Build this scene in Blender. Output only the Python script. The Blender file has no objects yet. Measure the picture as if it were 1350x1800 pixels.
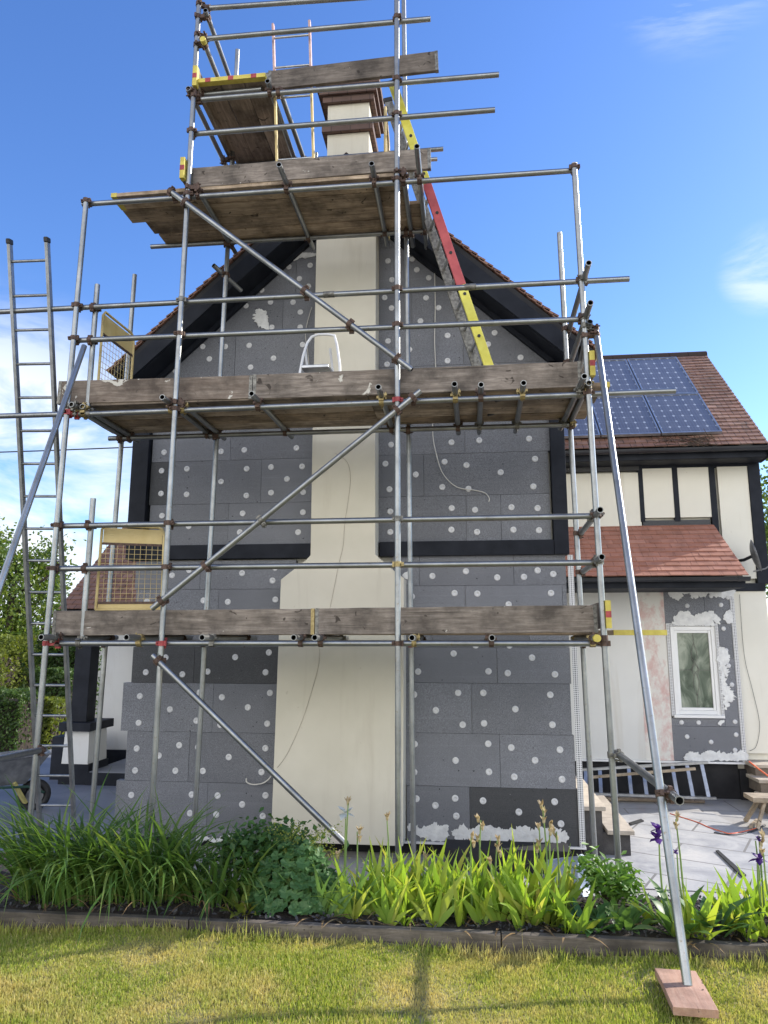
import bpy, bmesh, math, random
import numpy as np
from mathutils import Vector, Matrix, Euler
R = math.radians
random.seed(7); rng = np.random.default_rng(7)
scene = bpy.context.scene
COL = scene.collection

# ------------------------------------------------------------------ camera
FPX, PITCH, YAW, ROLL, CH = 1270.0, R(10.05), R(6.8), R(0.1), 1.75
_cy, _sy, _cp, _sp = math.cos(YAW), math.sin(YAW), math.cos(PITCH), math.sin(PITCH)
FWD = Vector((-_sy*_cp, _cy*_cp, _sp)); RT = Vector((_cy, _sy, 0)); UP = RT.cross(FWD)
CAMP = Vector((0, 0, CH))
def ray(px, py):
    u, v = (px-675)/FPX, (900-py)/FPX
    c, s = math.cos(ROLL), math.sin(ROLL)
    u, v = u*c - v*s, u*s + v*c
    return FWD + u*RT + v*UP
def onY(px, py, Y): r = ray(px, py); return CAMP + r*(Y/r.y)
def onZ(px, py, Z): r = ray(px, py); return CAMP + r*((Z-CH)/r.z)
def onX(px, py, X): r = ray(px, py); return CAMP + r*(X/r.x)
def onP(px, py, p, n):
    r = ray(px, py); return CAMP + r*((Vector(p)-CAMP).dot(n)/r.dot(n))
cd = bpy.data.cameras.new('camera'); cam = bpy.data.objects.new('camera', cd); COL.objects.link(cam)
cd.sensor_fit = 'HORIZONTAL'; cd.sensor_width = 36; cd.lens = FPX/1350*36; cd.clip_end = 500; cd.clip_start = .05
c_, s_ = math.cos(ROLL), math.sin(ROLL)
cr, cu = RT*c_ + UP*s_, UP*c_ - RT*s_
m = Matrix((cr, cu, -FWD)).transposed().to_4x4(); m.translation = CAMP
cam.matrix_world = m; scene.camera = cam

# ------------------------------------------------------------------ materials
def newmat(name):
    m = bpy.data.materials.new(name); m.use_nodes = True
    nt = m.node_tree; nt.nodes.clear()
    out = nt.nodes.new('ShaderNodeOutputMaterial'); b = nt.nodes.new('ShaderNodeBsdfPrincipled')
    nt.links.new(b.outputs[0], out.inputs[0])
    return m, nt, b, out
def N(nt, t, **k):
    n = nt.nodes.new(t)
    for a, v in k.items():
        if a.startswith('i_'):
            key = a[2:]; key = int(key) if key.isdigit() else key.replace('_', ' ')
            n.inputs[key].default_value = v
        else: setattr(n, a, v)
    return n
def coords(nt, kind='Object', scale=(1,1,1), rand=False):
    tc = N(nt, 'ShaderNodeTexCoord'); mp = N(nt, 'ShaderNodeMapping'); mp.inputs['Scale'].default_value = scale
    nt.links.new(tc.outputs[kind], mp.inputs['Vector'])
    if rand:
        oi = N(nt, 'ShaderNodeObjectInfo'); mu = N(nt, 'ShaderNodeMath', operation='MULTIPLY'); mu.inputs[1].default_value = 37
        nt.links.new(oi.outputs['Random'], mu.inputs[0])
        cb = N(nt, 'ShaderNodeCombineXYZ')
        for i in range(3): nt.links.new(mu.outputs[0], cb.inputs[i])
        nt.links.new(cb.outputs[0], mp.inputs['Location'])
    return mp.outputs[0]
def noise(nt, vec, scale, detail=4, rough=.55, dist=0):
    n = N(nt, 'ShaderNodeTexNoise'); n.inputs['Scale'].default_value = scale; n.inputs['Detail'].default_value = detail
    n.inputs['Roughness'].default_value = rough; n.inputs['Distortion'].default_value = dist
    nt.links.new(vec, n.inputs['Vector']); return n.outputs['Fac']
def ramp(nt, fac, stops):
    r = N(nt, 'ShaderNodeValToRGB'); e = r.color_ramp.elements
    while len(e) < len(stops): e.new(.5)
    for k, (p, c) in enumerate(stops):
        e[k].position = p; e[k].color = (*c, 1) if len(c) == 3 else c
    nt.links.new(fac, r.inputs[0]); return r.outputs[0]
def mixc(nt, fac, a, b, mode='MIX'):
    n = N(nt, 'ShaderNodeMix', data_type='RGBA', blend_type=mode)
    for s, v in ((0, fac), (6, a), (7, b)):
        if hasattr(v, 'links'): nt.links.new(v, n.inputs[s])
        else: n.inputs[s].default_value = v if s == 0 else (*v, 1)
    return n.outputs[2]
def bump(nt, b, h, strength=.3, dist=.01):
    n = N(nt, 'ShaderNodeBump'); n.inputs['Strength'].default_value = strength; n.inputs['Distance'].default_value = dist
    nt.links.new(h, n.inputs['Height']); nt.links.new(n.outputs[0], b.inputs['Normal'])
def setc(nt, b, c):
    if hasattr(c, 'links'): nt.links.new(c, b.inputs['Base Color'])
    else: b.inputs['Base Color'].default_value = (*c, 1)
def mixed(name, a, b_, scale=3, rough=.7, lo=.35, hi=.65, bmp=0, bscale=60, metal=0, stretch=(1,1,1), rand=True, detail=5):
    m, nt, b, o = newmat(name); v = coords(nt, 'Object', stretch, rand)
    f = noise(nt, v, scale, detail); setc(nt, b, ramp(nt, f, [(lo, a), (hi, b_)]))
    b.inputs['Roughness'].default_value = rough; b.inputs['Metallic'].default_value = metal
    if bmp: bump(nt, b, noise(nt, v, bscale, 3), bmp, .01)
    return m
M = {}
def mk_tube():
    m, nt, b, o = newmat('galvanised_steel'); v = coords(nt, 'Object', (1,1,1), True)
    f1 = noise(nt, v, 3.5, 7, .7); c = ramp(nt, f1, [(.3, (.20,.205,.205)), (.5, (.28,.29,.29)), (.72, (.36,.37,.37))])
    f2 = noise(nt, v, 38, 4, .7); r = ramp(nt, f2, [(.60, (0,0,0)), (.72, (1,1,1))])
    c = mixc(nt, r, c, (.22,.18,.13)); f3 = noise(nt, v, 2.2, 3)
    c = mixc(nt, ramp(nt, f3, [(.58, (0,0,0)), (.75, (.35,.35,.35))]), c, (.50,.52,.53)); setc(nt, b, c)
    nt.links.new(ramp(nt, f1, [(.2, (.46,.46,.46)), (.8, (.30,.30,.30))]), b.inputs['Roughness'])
    b.inputs['Metallic'].default_value = .88
    bump(nt, b, f2, .12, .004); return m
M['tube'] = mk_tube()
def mk_wood(name, c1, c2, c3, splat=.0, along=0):
    m, nt, b, o = newmat(name)
    sc = [9, 9, 9]; sc[along] = .8
    v = coords(nt, 'Object', tuple(sc), True); v1 = coords(nt, 'Object', (1,1,1), True)
    g = noise(nt, v, 4, 8, .7, .6); c = ramp(nt, g, [(.30, c1), (.5, c2), (.68, c3)])
    f = noise(nt, v1, 3.2, 6, .65); c = mixc(nt, ramp(nt, f, [(.40, (0,0,0)), (.66, (.85,.85,.85))]), c, tuple(x*.40 for x in c1))
    k = noise(nt, v1, 9, 2, .5, 1.5); c = mixc(nt, ramp(nt, k, [(.68, (0,0,0)), (.72, (.85,.85,.85))]), c, (.035,.026,.02))
    sc2 = [30, 30, 30]; sc2[along] = .8
    cr_ = noise(nt, coords(nt, 'Object', tuple(sc2), True), 1.3, 3, .6, .4); c = mixc(nt, ramp(nt, cr_, [(.27, (.8,.8,.8)), (.33, (0,0,0))]), c, (.03,.024,.018))
    oi = N(nt, 'ShaderNodeObjectInfo'); c = mixc(nt, 1.0, c, ramp(nt, oi.outputs['Random'], [(0, (.62,.60,.58)), (.5, (.9,.88,.86)), (1, (1.15,1.12,1.08))]), 'MULTIPLY')
    if splat:
        s = noise(nt, v1, 5.5, 5, .62, .8); c = mixc(nt, ramp(nt, s, [(1-splat, (0,0,0)), (1-splat+.015, (1,1,1))]), c, (.58,.55,.48))
    setc(nt, b, c); b.inputs['Roughness'].default_value = .88
    bump(nt, b, g, .5, .006); return m
M['toe'] = mk_wood('weathered_board', (.13,.108,.09), (.235,.20,.17), (.37,.325,.28), .325)
M['toesplash'] = mk_wood('paint_splashed_board', (.125,.095,.075), (.21,.17,.14), (.31,.265,.22), .37)
M['deck'] = mk_wood('brown_board', (.21,.155,.105), (.39,.30,.21), (.57,.46,.345), .27)
M['deckgrey'] = mk_wood('greybrown_board', (.20,.16,.125), (.36,.295,.235), (.52,.44,.36), .28)
M['sleeper'] = mk_wood('edging_timber', (.085,.073,.06), (.15,.128,.105), (.24,.21,.18))
M['sole'] = mk_wood('red_plank', (.66,.38,.27), (.78,.49,.36), (.84,.58,.44))
M['bench'] = mk_wood('pale_timber', (.45,.36,.25), (.55,.46,.34), (.62,.53,.42))
def mk_eps(name, lo, hi):
    m, nt, b, o = newmat(name); v = coords(nt, 'Object', (1,1,1), True)
    vo = N(nt, 'ShaderNodeTexVoronoi'); vo.inputs['Scale'].default_value = 170; nt.links.new(v, vo.inputs['Vector'])
    f = noise(nt, v, 240, 2, .7); c = ramp(nt, f, [(.38, tuple(x*.5 for x in lo)), (.5, lo), (.64, tuple(x*1.15 for x in hi))])
    c = mixc(nt, ramp(nt, noise(nt, v, 2.5, 3), [(.35, (0,0,0)), (.7, (.5,.5,.5))]), c, tuple(x*.8 for x in lo))
    l = noise(nt, coords(nt, 'Object', (.35, 1, 34), True), 1.2, 3, .6); c = mixc(nt, ramp(nt, l, [(.55, (0,0,0)), (.75, (.22,.22,.22))]), c, hi)
    d = noise(nt, v, 34, 2, .5, 0); c = mixc(nt, ramp(nt, d, [(.76, (0,0,0)), (.775, (1,1,1))]), c, (.36,.36,.37))
    d2 = noise(nt, coords(nt, 'Object', (1.3,1,1.3), True), 27, 1, .5, 0); c = mixc(nt, ramp(nt, d2, [(.215, (1,1,1)), (.235, (0,0,0))]), c, (.015,.015,.015))
    oi = N(nt, 'ShaderNodeObjectInfo'); c = mixc(nt, oi.outputs['Random'], c, mixc(nt, 1.0, c, (.80,.80,.80), 'MULTIPLY'))
    setc(nt, b, c); b.inputs['Roughness'].default_value = .7; b.inputs['Specular IOR Level'].default_value = .35
    bump(nt, b, vo.outputs['Distance'], .25, .004); return m
M['eps'] = mk_eps('grey_polystyrene', (.19,.197,.216), (.29,.298,.325))
M['epsdark'] = mk_eps('dark_polystyrene', (.078,.08,.084), (.115,.117,.122))
M['disc'] = mixed('fixing_disc', (.54,.54,.545), (.66,.66,.66), 25, .6)
M['basecoat'] = mixed('white_basecoat', (.62,.62,.61), (.76,.76,.74), 14, .85, bmp=1.0, bscale=22)
def mk_render(name, c1, c2, stain=(.42,.36,.26)):
    m, nt, b, o = newmat(name); v = coords(nt, 'Object')
    f = noise(nt, v, .9, 5); c = ramp(nt, f, [(.35, c1), (.65, c2)])
    st = noise(nt, coords(nt, 'Object', (3, 3, .35)), 1.6, 5, .6, .5); c = mixc(nt, ramp(nt, st, [(.56, (0,0,0)), (.82, (.5,.5,.5))]), c, stain)
    sc_ = noise(nt, coords(nt, 'Object', (14, 14, 1.1)), 1.5, 4, .6, 1.0); c = mixc(nt, ramp(nt, sc_, [(.73, (0,0,0)), (.76, (.35,.35,.35))]), c, tuple(x*.6 for x in stain))
    fl = noise(nt, v, 18, 3, .5); c = mixc(nt, ramp(nt, fl, [(.74, (0,0,0)), (.78, (.4,.4,.4))]), c, stain)
    setc(nt, b, c); b.inputs['Roughness'].default_value = .85
    bump(nt, b, noise(nt, v, 190, 3, .6), .35, .003); return m
M['cream'] = mk_render('bounce_lit_cream', (.68,.655,.565), (.76,.735,.645))  # wing cream lightened in the colour, standing in for bounce off the sunlit paving
M['chimney'] = mk_render('stained_basecoat', (.58,.545,.44), (.68,.64,.53), (.42,.37,.28))
M['white'] = mk_render('pale_render', (.60,.595,.57), (.68,.675,.645))
M['black'] = mixed('black_paint', (.008,.010,.016), (.016,.019,.027), 5, .6, bmp=.12, bscale=30)
M['black'].node_tree.nodes['Principled BSDF'].inputs['Specular IOR Level'].default_value = .2
M['void'] = mixed('dark_plinth', (.010,.010,.012), (.022,.022,.025), 5, .8)
M['gutter'] = mixed('black_plastic', (.014,.016,.02), (.022,.024,.03), 3, .28)
def mk_pink():
    m, nt, b, o = newmat('pink_stained_basecoat'); v = coords(nt, 'Object'); v2 = coords(nt, 'Object', (1.5, 1, .9))
    f = noise(nt, v2, 3.4, 7, .7, .25); c = mixc(nt, ramp(nt, f, [(.46, (0,0,0)), (.6, (.9,.9,.9))]), (.66,.64,.59), (.56,.36,.33))
    g = noise(nt, v, 7, 5, .6, .5); c = mixc(nt, ramp(nt, g, [(.6, (0,0,0)), (.66, (.5,.5,.5))]), c, (.47,.45,.43))
    setc(nt, b, c); b.inputs['Roughness'].default_value = .9; bump(nt, b, noise(nt, v, 60, 4), .3, .004); return m
M['pink'] = mk_pink()
def mk_tile(name, pal, bw=.16, bh=.11, moss=None, mort=.0045):
    m, nt, b, o = newmat(name); v = coords(nt, 'UV')
    br = N(nt, 'ShaderNodeTexBrick'); br.offset = .5
    for k, val in (('Scale', 1), ('Mortar Size', mort), ('Mortar Smooth', .1), ('Bias', 0), ('Brick Width', bw), ('Row Height', bh)): br.inputs[k].default_value = val
    br.inputs['Color1'].default_value = (0,0,0,1); br.inputs['Color2'].default_value = (1,1,1,1); br.inputs['Mortar'].default_value = (.5,.5,.5,1)
    nt.links.new(v, br.inputs['Vector'])
    c = ramp(nt, br.outputs['Color'], [(0, pal[0]), (.4, pal[1]), (.7, pal[2]), (1, pal[3])])
    f = noise(nt, v, 6, 6, .6); c = mixc(nt, ramp(nt, f, [(.45, (0,0,0)), (.75, (.6,.6,.6))]), c, tuple(x*.5 for x in pal[0]))
    if moss: c = mixc(nt, ramp(nt, noise(nt, v, 3, 5, .7), [(.56, (0,0,0)), (.66, (.7,.7,.7))]), c, moss)
    c = mixc(nt, br.outputs['Fac'], c, (.035,.022,.018)); setc(nt, b, c); b.inputs['Roughness'].default_value = .85
    bump(nt, b, noise(nt, v, 40, 3), .3, .004); return m
M['tile'] = mk_tile('clay_tile', [(.19,.10,.072), (.26,.14,.10), (.215,.12,.09), (.33,.195,.145)], moss=(.09,.07,.055))
M['tile2'] = mk_tile('red_clay_tile', [(.34,.15,.10), (.39,.18,.125), (.36,.165,.115), (.44,.215,.155)], .21, .115, None, .0015)
M['brick'] = mk_tile('brown_brick', [(.10,.062,.05), (.14,.085,.065), (.12,.075,.06), (.17,.105,.08)], .22, .07)
M['brickpave'] = mk_tile('brick_paver', [(.20,.12,.09), (.26,.16,.12), (.22,.14,.11), (.3,.2,.15)], .2, .1)
M['rust'] = mixed('rusty_steel', (.065,.042,.034), (.14,.088,.064), 40, .7, metal=.35, bmp=.3)
M['gold'] = mixed('yellow_zinc', (.24,.18,.075), (.38,.30,.14), 40, .45, metal=.6)
M['steel'] = mixed('dull_steel', (.10,.095,.085), (.26,.25,.22), 40, .5, metal=.6)
M['redp'] = mixed('red_paint', (.25,.03,.035), (.42,.06,.06), 30, .55)
M['yellow'] = mixed('yellow_paint', (.50,.40,.07), (.64,.54,.11), 14, .6)
M['gatey'] = mixed('old_yellow_paint', (.50,.37,.14), (.60,.47,.21), 6, .5, bmp=.1)
M['pinkfg'] = mixed('faded_pink_paint', (.42,.25,.23), (.56,.40,.37), 14, .5)
M['redfg'] = mixed('red_fibreglass', (.36,.05,.055), (.48,.085,.085), 9, .5)
M['yelfg'] = mixed('yellow_fibreglass', (.62,.55,.06), (.74,.68,.12), 9, .5)
M['alu'] = mixed('aluminium', (.36,.37,.375), (.50,.51,.52), 12, .36, metal=.85)
M['aluold'] = mixed('dull_aluminium', (.22,.23,.235), (.34,.35,.355), 10, .46, metal=.8)
M['whitem'] = mixed('white_metal', (.72,.72,.72), (.8,.8,.8), 12, .4)
M['rubber'] = mixed('black_rubber', (.012,.012,.013), (.025,.025,.026), 12, .6)
M['upvc'] = mixed('white_upvc', (.74,.74,.73), (.8,.8,.79), 5, .3)
M['cable'] = mixed('white_cable', (.55,.53,.48), (.66,.64,.58), 9, .5)
M['orange'] = mixed('orange_cord', (.75,.14,.06), (.85,.2,.08), 9, .5)
M['soil'] = mixed('dark_soil', (.018,.013,.010), (.05,.037,.028), 18, .95, bmp=1, bscale=60)
M['mulch'] = mixed('slate_mulch', (.02,.019,.02), (.085,.08,.078), 9, .7)
M['stone'] = mixed('garden_stone', (.10,.08,.065), (.22,.18,.14), 4, .9, bmp=.8, bscale=18)
M['slab'] = mixed('stone_slab', (.36,.31,.25), (.48,.42,.34), 7, .85, bmp=.3)
M['engbrick'] = mixed('grey_block', (.045,.042,.042), (.085,.08,.075), 9, .85, bmp=.3)
def mk_sheet():
    m, nt, b, o = newmat('dusty_sheet'); v = coords(nt, 'Object')
    mp = N(nt, 'ShaderNodeMapping'); mp.inputs['Rotation'].default_value = (0, 0, .45); nt.links.new(v, mp.inputs[0])
    f = noise(nt, mp.outputs[0], 1.6, 7, .65, .8); c = ramp(nt, f, [(.33, (.25,.255,.27)), (.5, (.37,.37,.37)), (.66, (.47,.455,.43))])
    br = N(nt, 'ShaderNodeTexBrick'); br.offset = .5
    for k, val in (('Scale', 1), ('Mortar Size', .012), ('Brick Width', 1.15), ('Row Height', .58)): br.inputs[k].default_value = val
    nt.links.new(mp.outputs[0], br.inputs['Vector']); c = mixc(nt, br.outputs['Fac'], c, (.17,.165,.16))
    d = noise(nt, v, 22, 5, .7); c = mixc(nt, ramp(nt, d, [(.6, (0,0,0)), (.7, (.5,.5,.5))]), c, (.24,.22,.2))
    setc(nt, b, c); b.inputs['Roughness'].default_value = .8; bump(nt, b, noise(nt, v, 12, 5), .5, .01); return m
M['sheet'] = mk_sheet()
M['card'] = mixed('brown_sacking', (.30,.23,.15), (.4,.32,.22), 5, .8)
M['barrow'] = mixed('grey_barrow_steel', (.13,.135,.145), (.24,.245,.25), 9, .5, metal=.4)
M['green'] = mixed('green_paint', (.02,.06,.045), (.03,.08,.06), 9, .45)
M['bucket'] = mixed('grey_blue_plastic', (.30,.36,.44), (.4,.46,.54), 9, .4)
M['hostap'] = mixed('worn_yellow_paint', (.34,.30,.10), (.45,.40,.15), 9, .6)
def mk_patio():
    m, nt, b, o = newmat('dusty_paving'); v = coords(nt, 'Object')
    f = noise(nt, v, .8, 7, .65, .5); c = ramp(nt, f, [(.3, (.27,.265,.265)), (.5, (.36,.35,.335)), (.68, (.45,.42,.385))])
    g = noise(nt, v, .45, 4, .5, 1); c = mixc(nt, ramp(nt, g, [(.56, (0,0,0)), (.66, (.7,.7,.7))]), c, (.36,.25,.18))
    br = N(nt, 'ShaderNodeTexBrick'); br.offset = .5
    for k, val in (('Scale', 1), ('Mortar Size', .008), ('Brick Width', .92), ('Row Height', .61)): br.inputs[k].default_value = val
    nt.links.new(v, br.inputs['Vector']); c = mixc(nt, br.outputs['Fac'], c, (.20,.18,.165))
    d = noise(nt, v, 14, 5, .7); c = mixc(nt, ramp(nt, d, [(.62, (0,0,0)), (.72, (.6,.6,.6))]), c, (.55,.53,.5))
    setc(nt, b, c); b.inputs['Roughness'].default_value = .8; bump(nt, b, noise(nt, v, 30, 4), .2, .004); return m
M['patio'] = mk_patio()
M['drive'] = mixed('shade_blue_grey', (.15,.165,.20), (.24,.25,.285), 1.3, .6, bmp=.2, bscale=9, rand=False)  # drive grey, with the blue cast of shade mixed into the colour
M['earth'] = mixed('garden_earth', (.12,.11,.08), (.2,.18,.14), 2, .95, rand=False)
def mk_lawn():
    m, nt, b, o = newmat('lawn_earth'); v = coords(nt, 'Object')
    c = ramp(nt, noise(nt, v, 5, 6), [(.35, (.22,.20,.075)), (.65, (.34,.29,.14))]); setc(nt, b, c); b.inputs['Roughness'].default_value = 1; return m
M['lawn'] = mk_lawn()
def mk_leaf(name, cols, trans=.4, rough=.45, patch=None, tint=(1.25,1.25,.55)):
    m, nt, b, o = newmat(name); g = N(nt, 'ShaderNodeNewGeometry')
    c = ramp(nt, g.outputs['Random Per Island'], [(i/(len(cols)-1), x) for i, x in enumerate(cols)])
    if patch:
        v = coords(nt, 'Object'); f = noise(nt, v, 1.7, 5, .6); c = mixc(nt, ramp(nt, f, [(.46, (0,0,0)), (.64, (.8,.8,.8))]), c, patch); g2 = noise(nt, v, 9, 5, .6); c = mixc(nt, ramp(nt, g2, [(.55, (0,0,0)), (.7, (.55,.55,.55))]), c, tuple(x*.45 for x in cols[0]))
    setc(nt, b, c); b.inputs['Roughness'].default_value = rough; b.inputs['Specular IOR Level'].default_value = .35
    t = N(nt, 'ShaderNodeBsdfTranslucent'); nt.links.new(mixc(nt, 1.0, c, tint, 'MULTIPLY'), t.inputs[0])
    mx = N(nt, 'ShaderNodeMixShader'); mx.inputs[0].default_value = trans
    nt.links.new(b.outputs[0], mx.inputs[1]); nt.links.new(t.outputs[0], mx.inputs[2]); nt.links.new(mx.outputs[0], o.inputs[0]); return m
M['grass'] = mk_leaf('lawn_blade', [(.20,.29,.045), (.42,.46,.085), (.29,.38,.06), (.66,.56,.26)], .42, .6, (.64,.53,.24), (1.2,1.15,.7))
M['daylily'] = mk_leaf('dark_strap_leaf', [(.075,.15,.034), (.12,.215,.05), (.085,.17,.04), (.24,.32,.085)], .42, .28)
M['iris'] = mk_leaf('sword_leaf', [(.19,.31,.045), (.29,.42,.06), (.23,.36,.06), (.38,.44,.065), (.25,.40,.055), (.44,.42,.11)], .5, .42)
M['irisdark'] = mk_leaf('grey_green_leaf', [(.09,.18,.05), (.13,.23,.07), (.16,.26,.06)], .4, .4)
M['young'] = mk_leaf('young_leaf', [(.09,.19,.03), (.13,.25,.045), (.11,.22,.035), (.17,.29,.06)], .4, .45)
M['fuchsia'] = mk_leaf('shrub_leaf', [(.035,.09,.02), (.06,.13,.03), (.08,.16,.04)], .35, .4)
M['mantle'] = mk_leaf('round_leaf', [(.06,.14,.045), (.09,.19,.065), (.13,.24,.09)], .35, .5)
M['hosta'] = mk_leaf('yellow_green_leaf', [(.20,.25,.04), (.14,.2,.04), (.32,.32,.05), (.09,.14,.03)], .35, .45)
M['tree'] = mk_leaf('tree_leaf', [(.09,.15,.025), (.06,.11,.02), (.17,.22,.035), (.12,.18,.03)], .4, .4)
M['hedge'] = mk_leaf('hedge_leaf', [(.035,.07,.018), (.06,.11,.025), (.09,.15,.03)], .35, .45)
M['hedgey'] = mk_leaf('golden_hedge_leaf', [(.14,.18,.03), (.2,.23,.035), (.10,.14,.03)], .4, .45)
M['stem'] = mixed('green_stem', (.12,.2,.05), (.2,.28,.08), 9, .6)
M['bark'] = mixed('brown_bark', (.05,.035,.025), (.1,.075,.05), 9, .9, bmp=.6)
M['spent'] = mk_leaf('spent_petal', [(.50,.40,.22), (.62,.54,.36), (.36,.25,.12), (.58,.47,.3)], .35, .7, None, (1,.95,.8))
M['purple'] = mk_leaf('purple_petal', [(.045,.012,.12), (.09,.025,.2), (.06,.015,.15)], .25, .5, None, (1.1,.9,1.2))
M['pinkfl'] = mk_leaf('red_petal', [(.5,.02,.08), (.62,.04,.14)], .3, .5, None, (1.1,.8,.9))
M['whitefl'] = mk_leaf('pale_petal', [(.55,.58,.55), (.7,.72,.68)], .35, .6, None, (1,1,1))
M['deadleaf'] = mk_leaf('dead_leaf', [(.22,.13,.06), (.32,.21,.1), (.4,.28,.14)], .25, .8, None, (1,.9,.7))
def mk_bead():
    m, nt, b, o = newmat('perforated_bead'); v = coords(nt, 'UV')
    vo = N(nt, 'ShaderNodeTexVoronoi'); vo.inputs['Scale'].default_value = 1; vo.inputs['Randomness'].default_value = 0; nt.links.new(v, vo.inputs['Vector'])
    setc(nt, b, ramp(nt, vo.outputs['Distance'], [(.30, (.10,.10,.11)), (.36, (.66,.66,.66))])); b.inputs['Roughness'].default_value = .5; return m
M['bead'] = mk_bead()
def mk_cells():
    m, nt, b, o = newmat('solar_cells'); tc = N(nt, 'ShaderNodeTexCoord'); sp = N(nt, 'ShaderNodeSeparateXYZ'); nt.links.new(tc.outputs['UV'], sp.inputs[0])
    def mth(op, a, b_=None):
        n = N(nt, 'ShaderNodeMath', operation=op)
        for i, v in enumerate((a, b_)):
            if v is None: continue
            if hasattr(v, 'links'): nt.links.new(v, n.inputs[i])
            else: n.inputs[i].default_value = v
        return n.outputs[0]
    def tri(s, k): return mth('ABSOLUTE', mth('SUBTRACT', mth('FRACT', mth('ADD', mth('MULTIPLY', s, k), .5)), .5))
    a, c = tri(sp.outputs[0], 6), tri(sp.outputs[1], 7)
    dia = mth('LESS_THAN', mth('ADD', a, c), .17); line = mth('LESS_THAN', mth('MINIMUM', a, c), .018)
    bus = mth('LESS_THAN', tri(sp.outputs[0], 18), .06)
    base = ramp(nt, noise(nt, coords(nt, 'UV'), 4, 3), [(.3, (.085,.093,.125)), (.7, (.115,.124,.155))])
    base = mixc(nt, mth('MULTIPLY', bus, .5), base, (.16,.18,.24)); base = mixc(nt, mth('MULTIPLY', line, .3), base, (.3,.33,.4)); base = mixc(nt, dia, base, (.40,.43,.48))
    setc(nt, b, base); b.inputs['Roughness'].default_value = .16; b.inputs['Specular IOR Level'].default_value = .6; return m
M['cells'] = mk_cells()
def mk_glass():
    m, nt, b, o = newmat('obscured_glass'); v = coords(nt, 'Object'); v2 = coords(nt, 'Object', (1.5, 1, .7))
    f = noise(nt, v2, 3.2, 5, .6, .8); c = ramp(nt, f, [(.30, (.03,.042,.03)), (.46, (.13,.16,.12)), (.62, (.33,.36,.29))])  # greenish mottling paints the garden's reflection into the pane colour
    setc(nt, b, c); b.inputs['Roughness'].default_value = .18; b.inputs['Specular IOR Level'].default_value = .25
    bump(nt, b, noise(nt, v, 60, 2), .1, .003); return m
M['glass'] = mk_glass()

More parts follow.
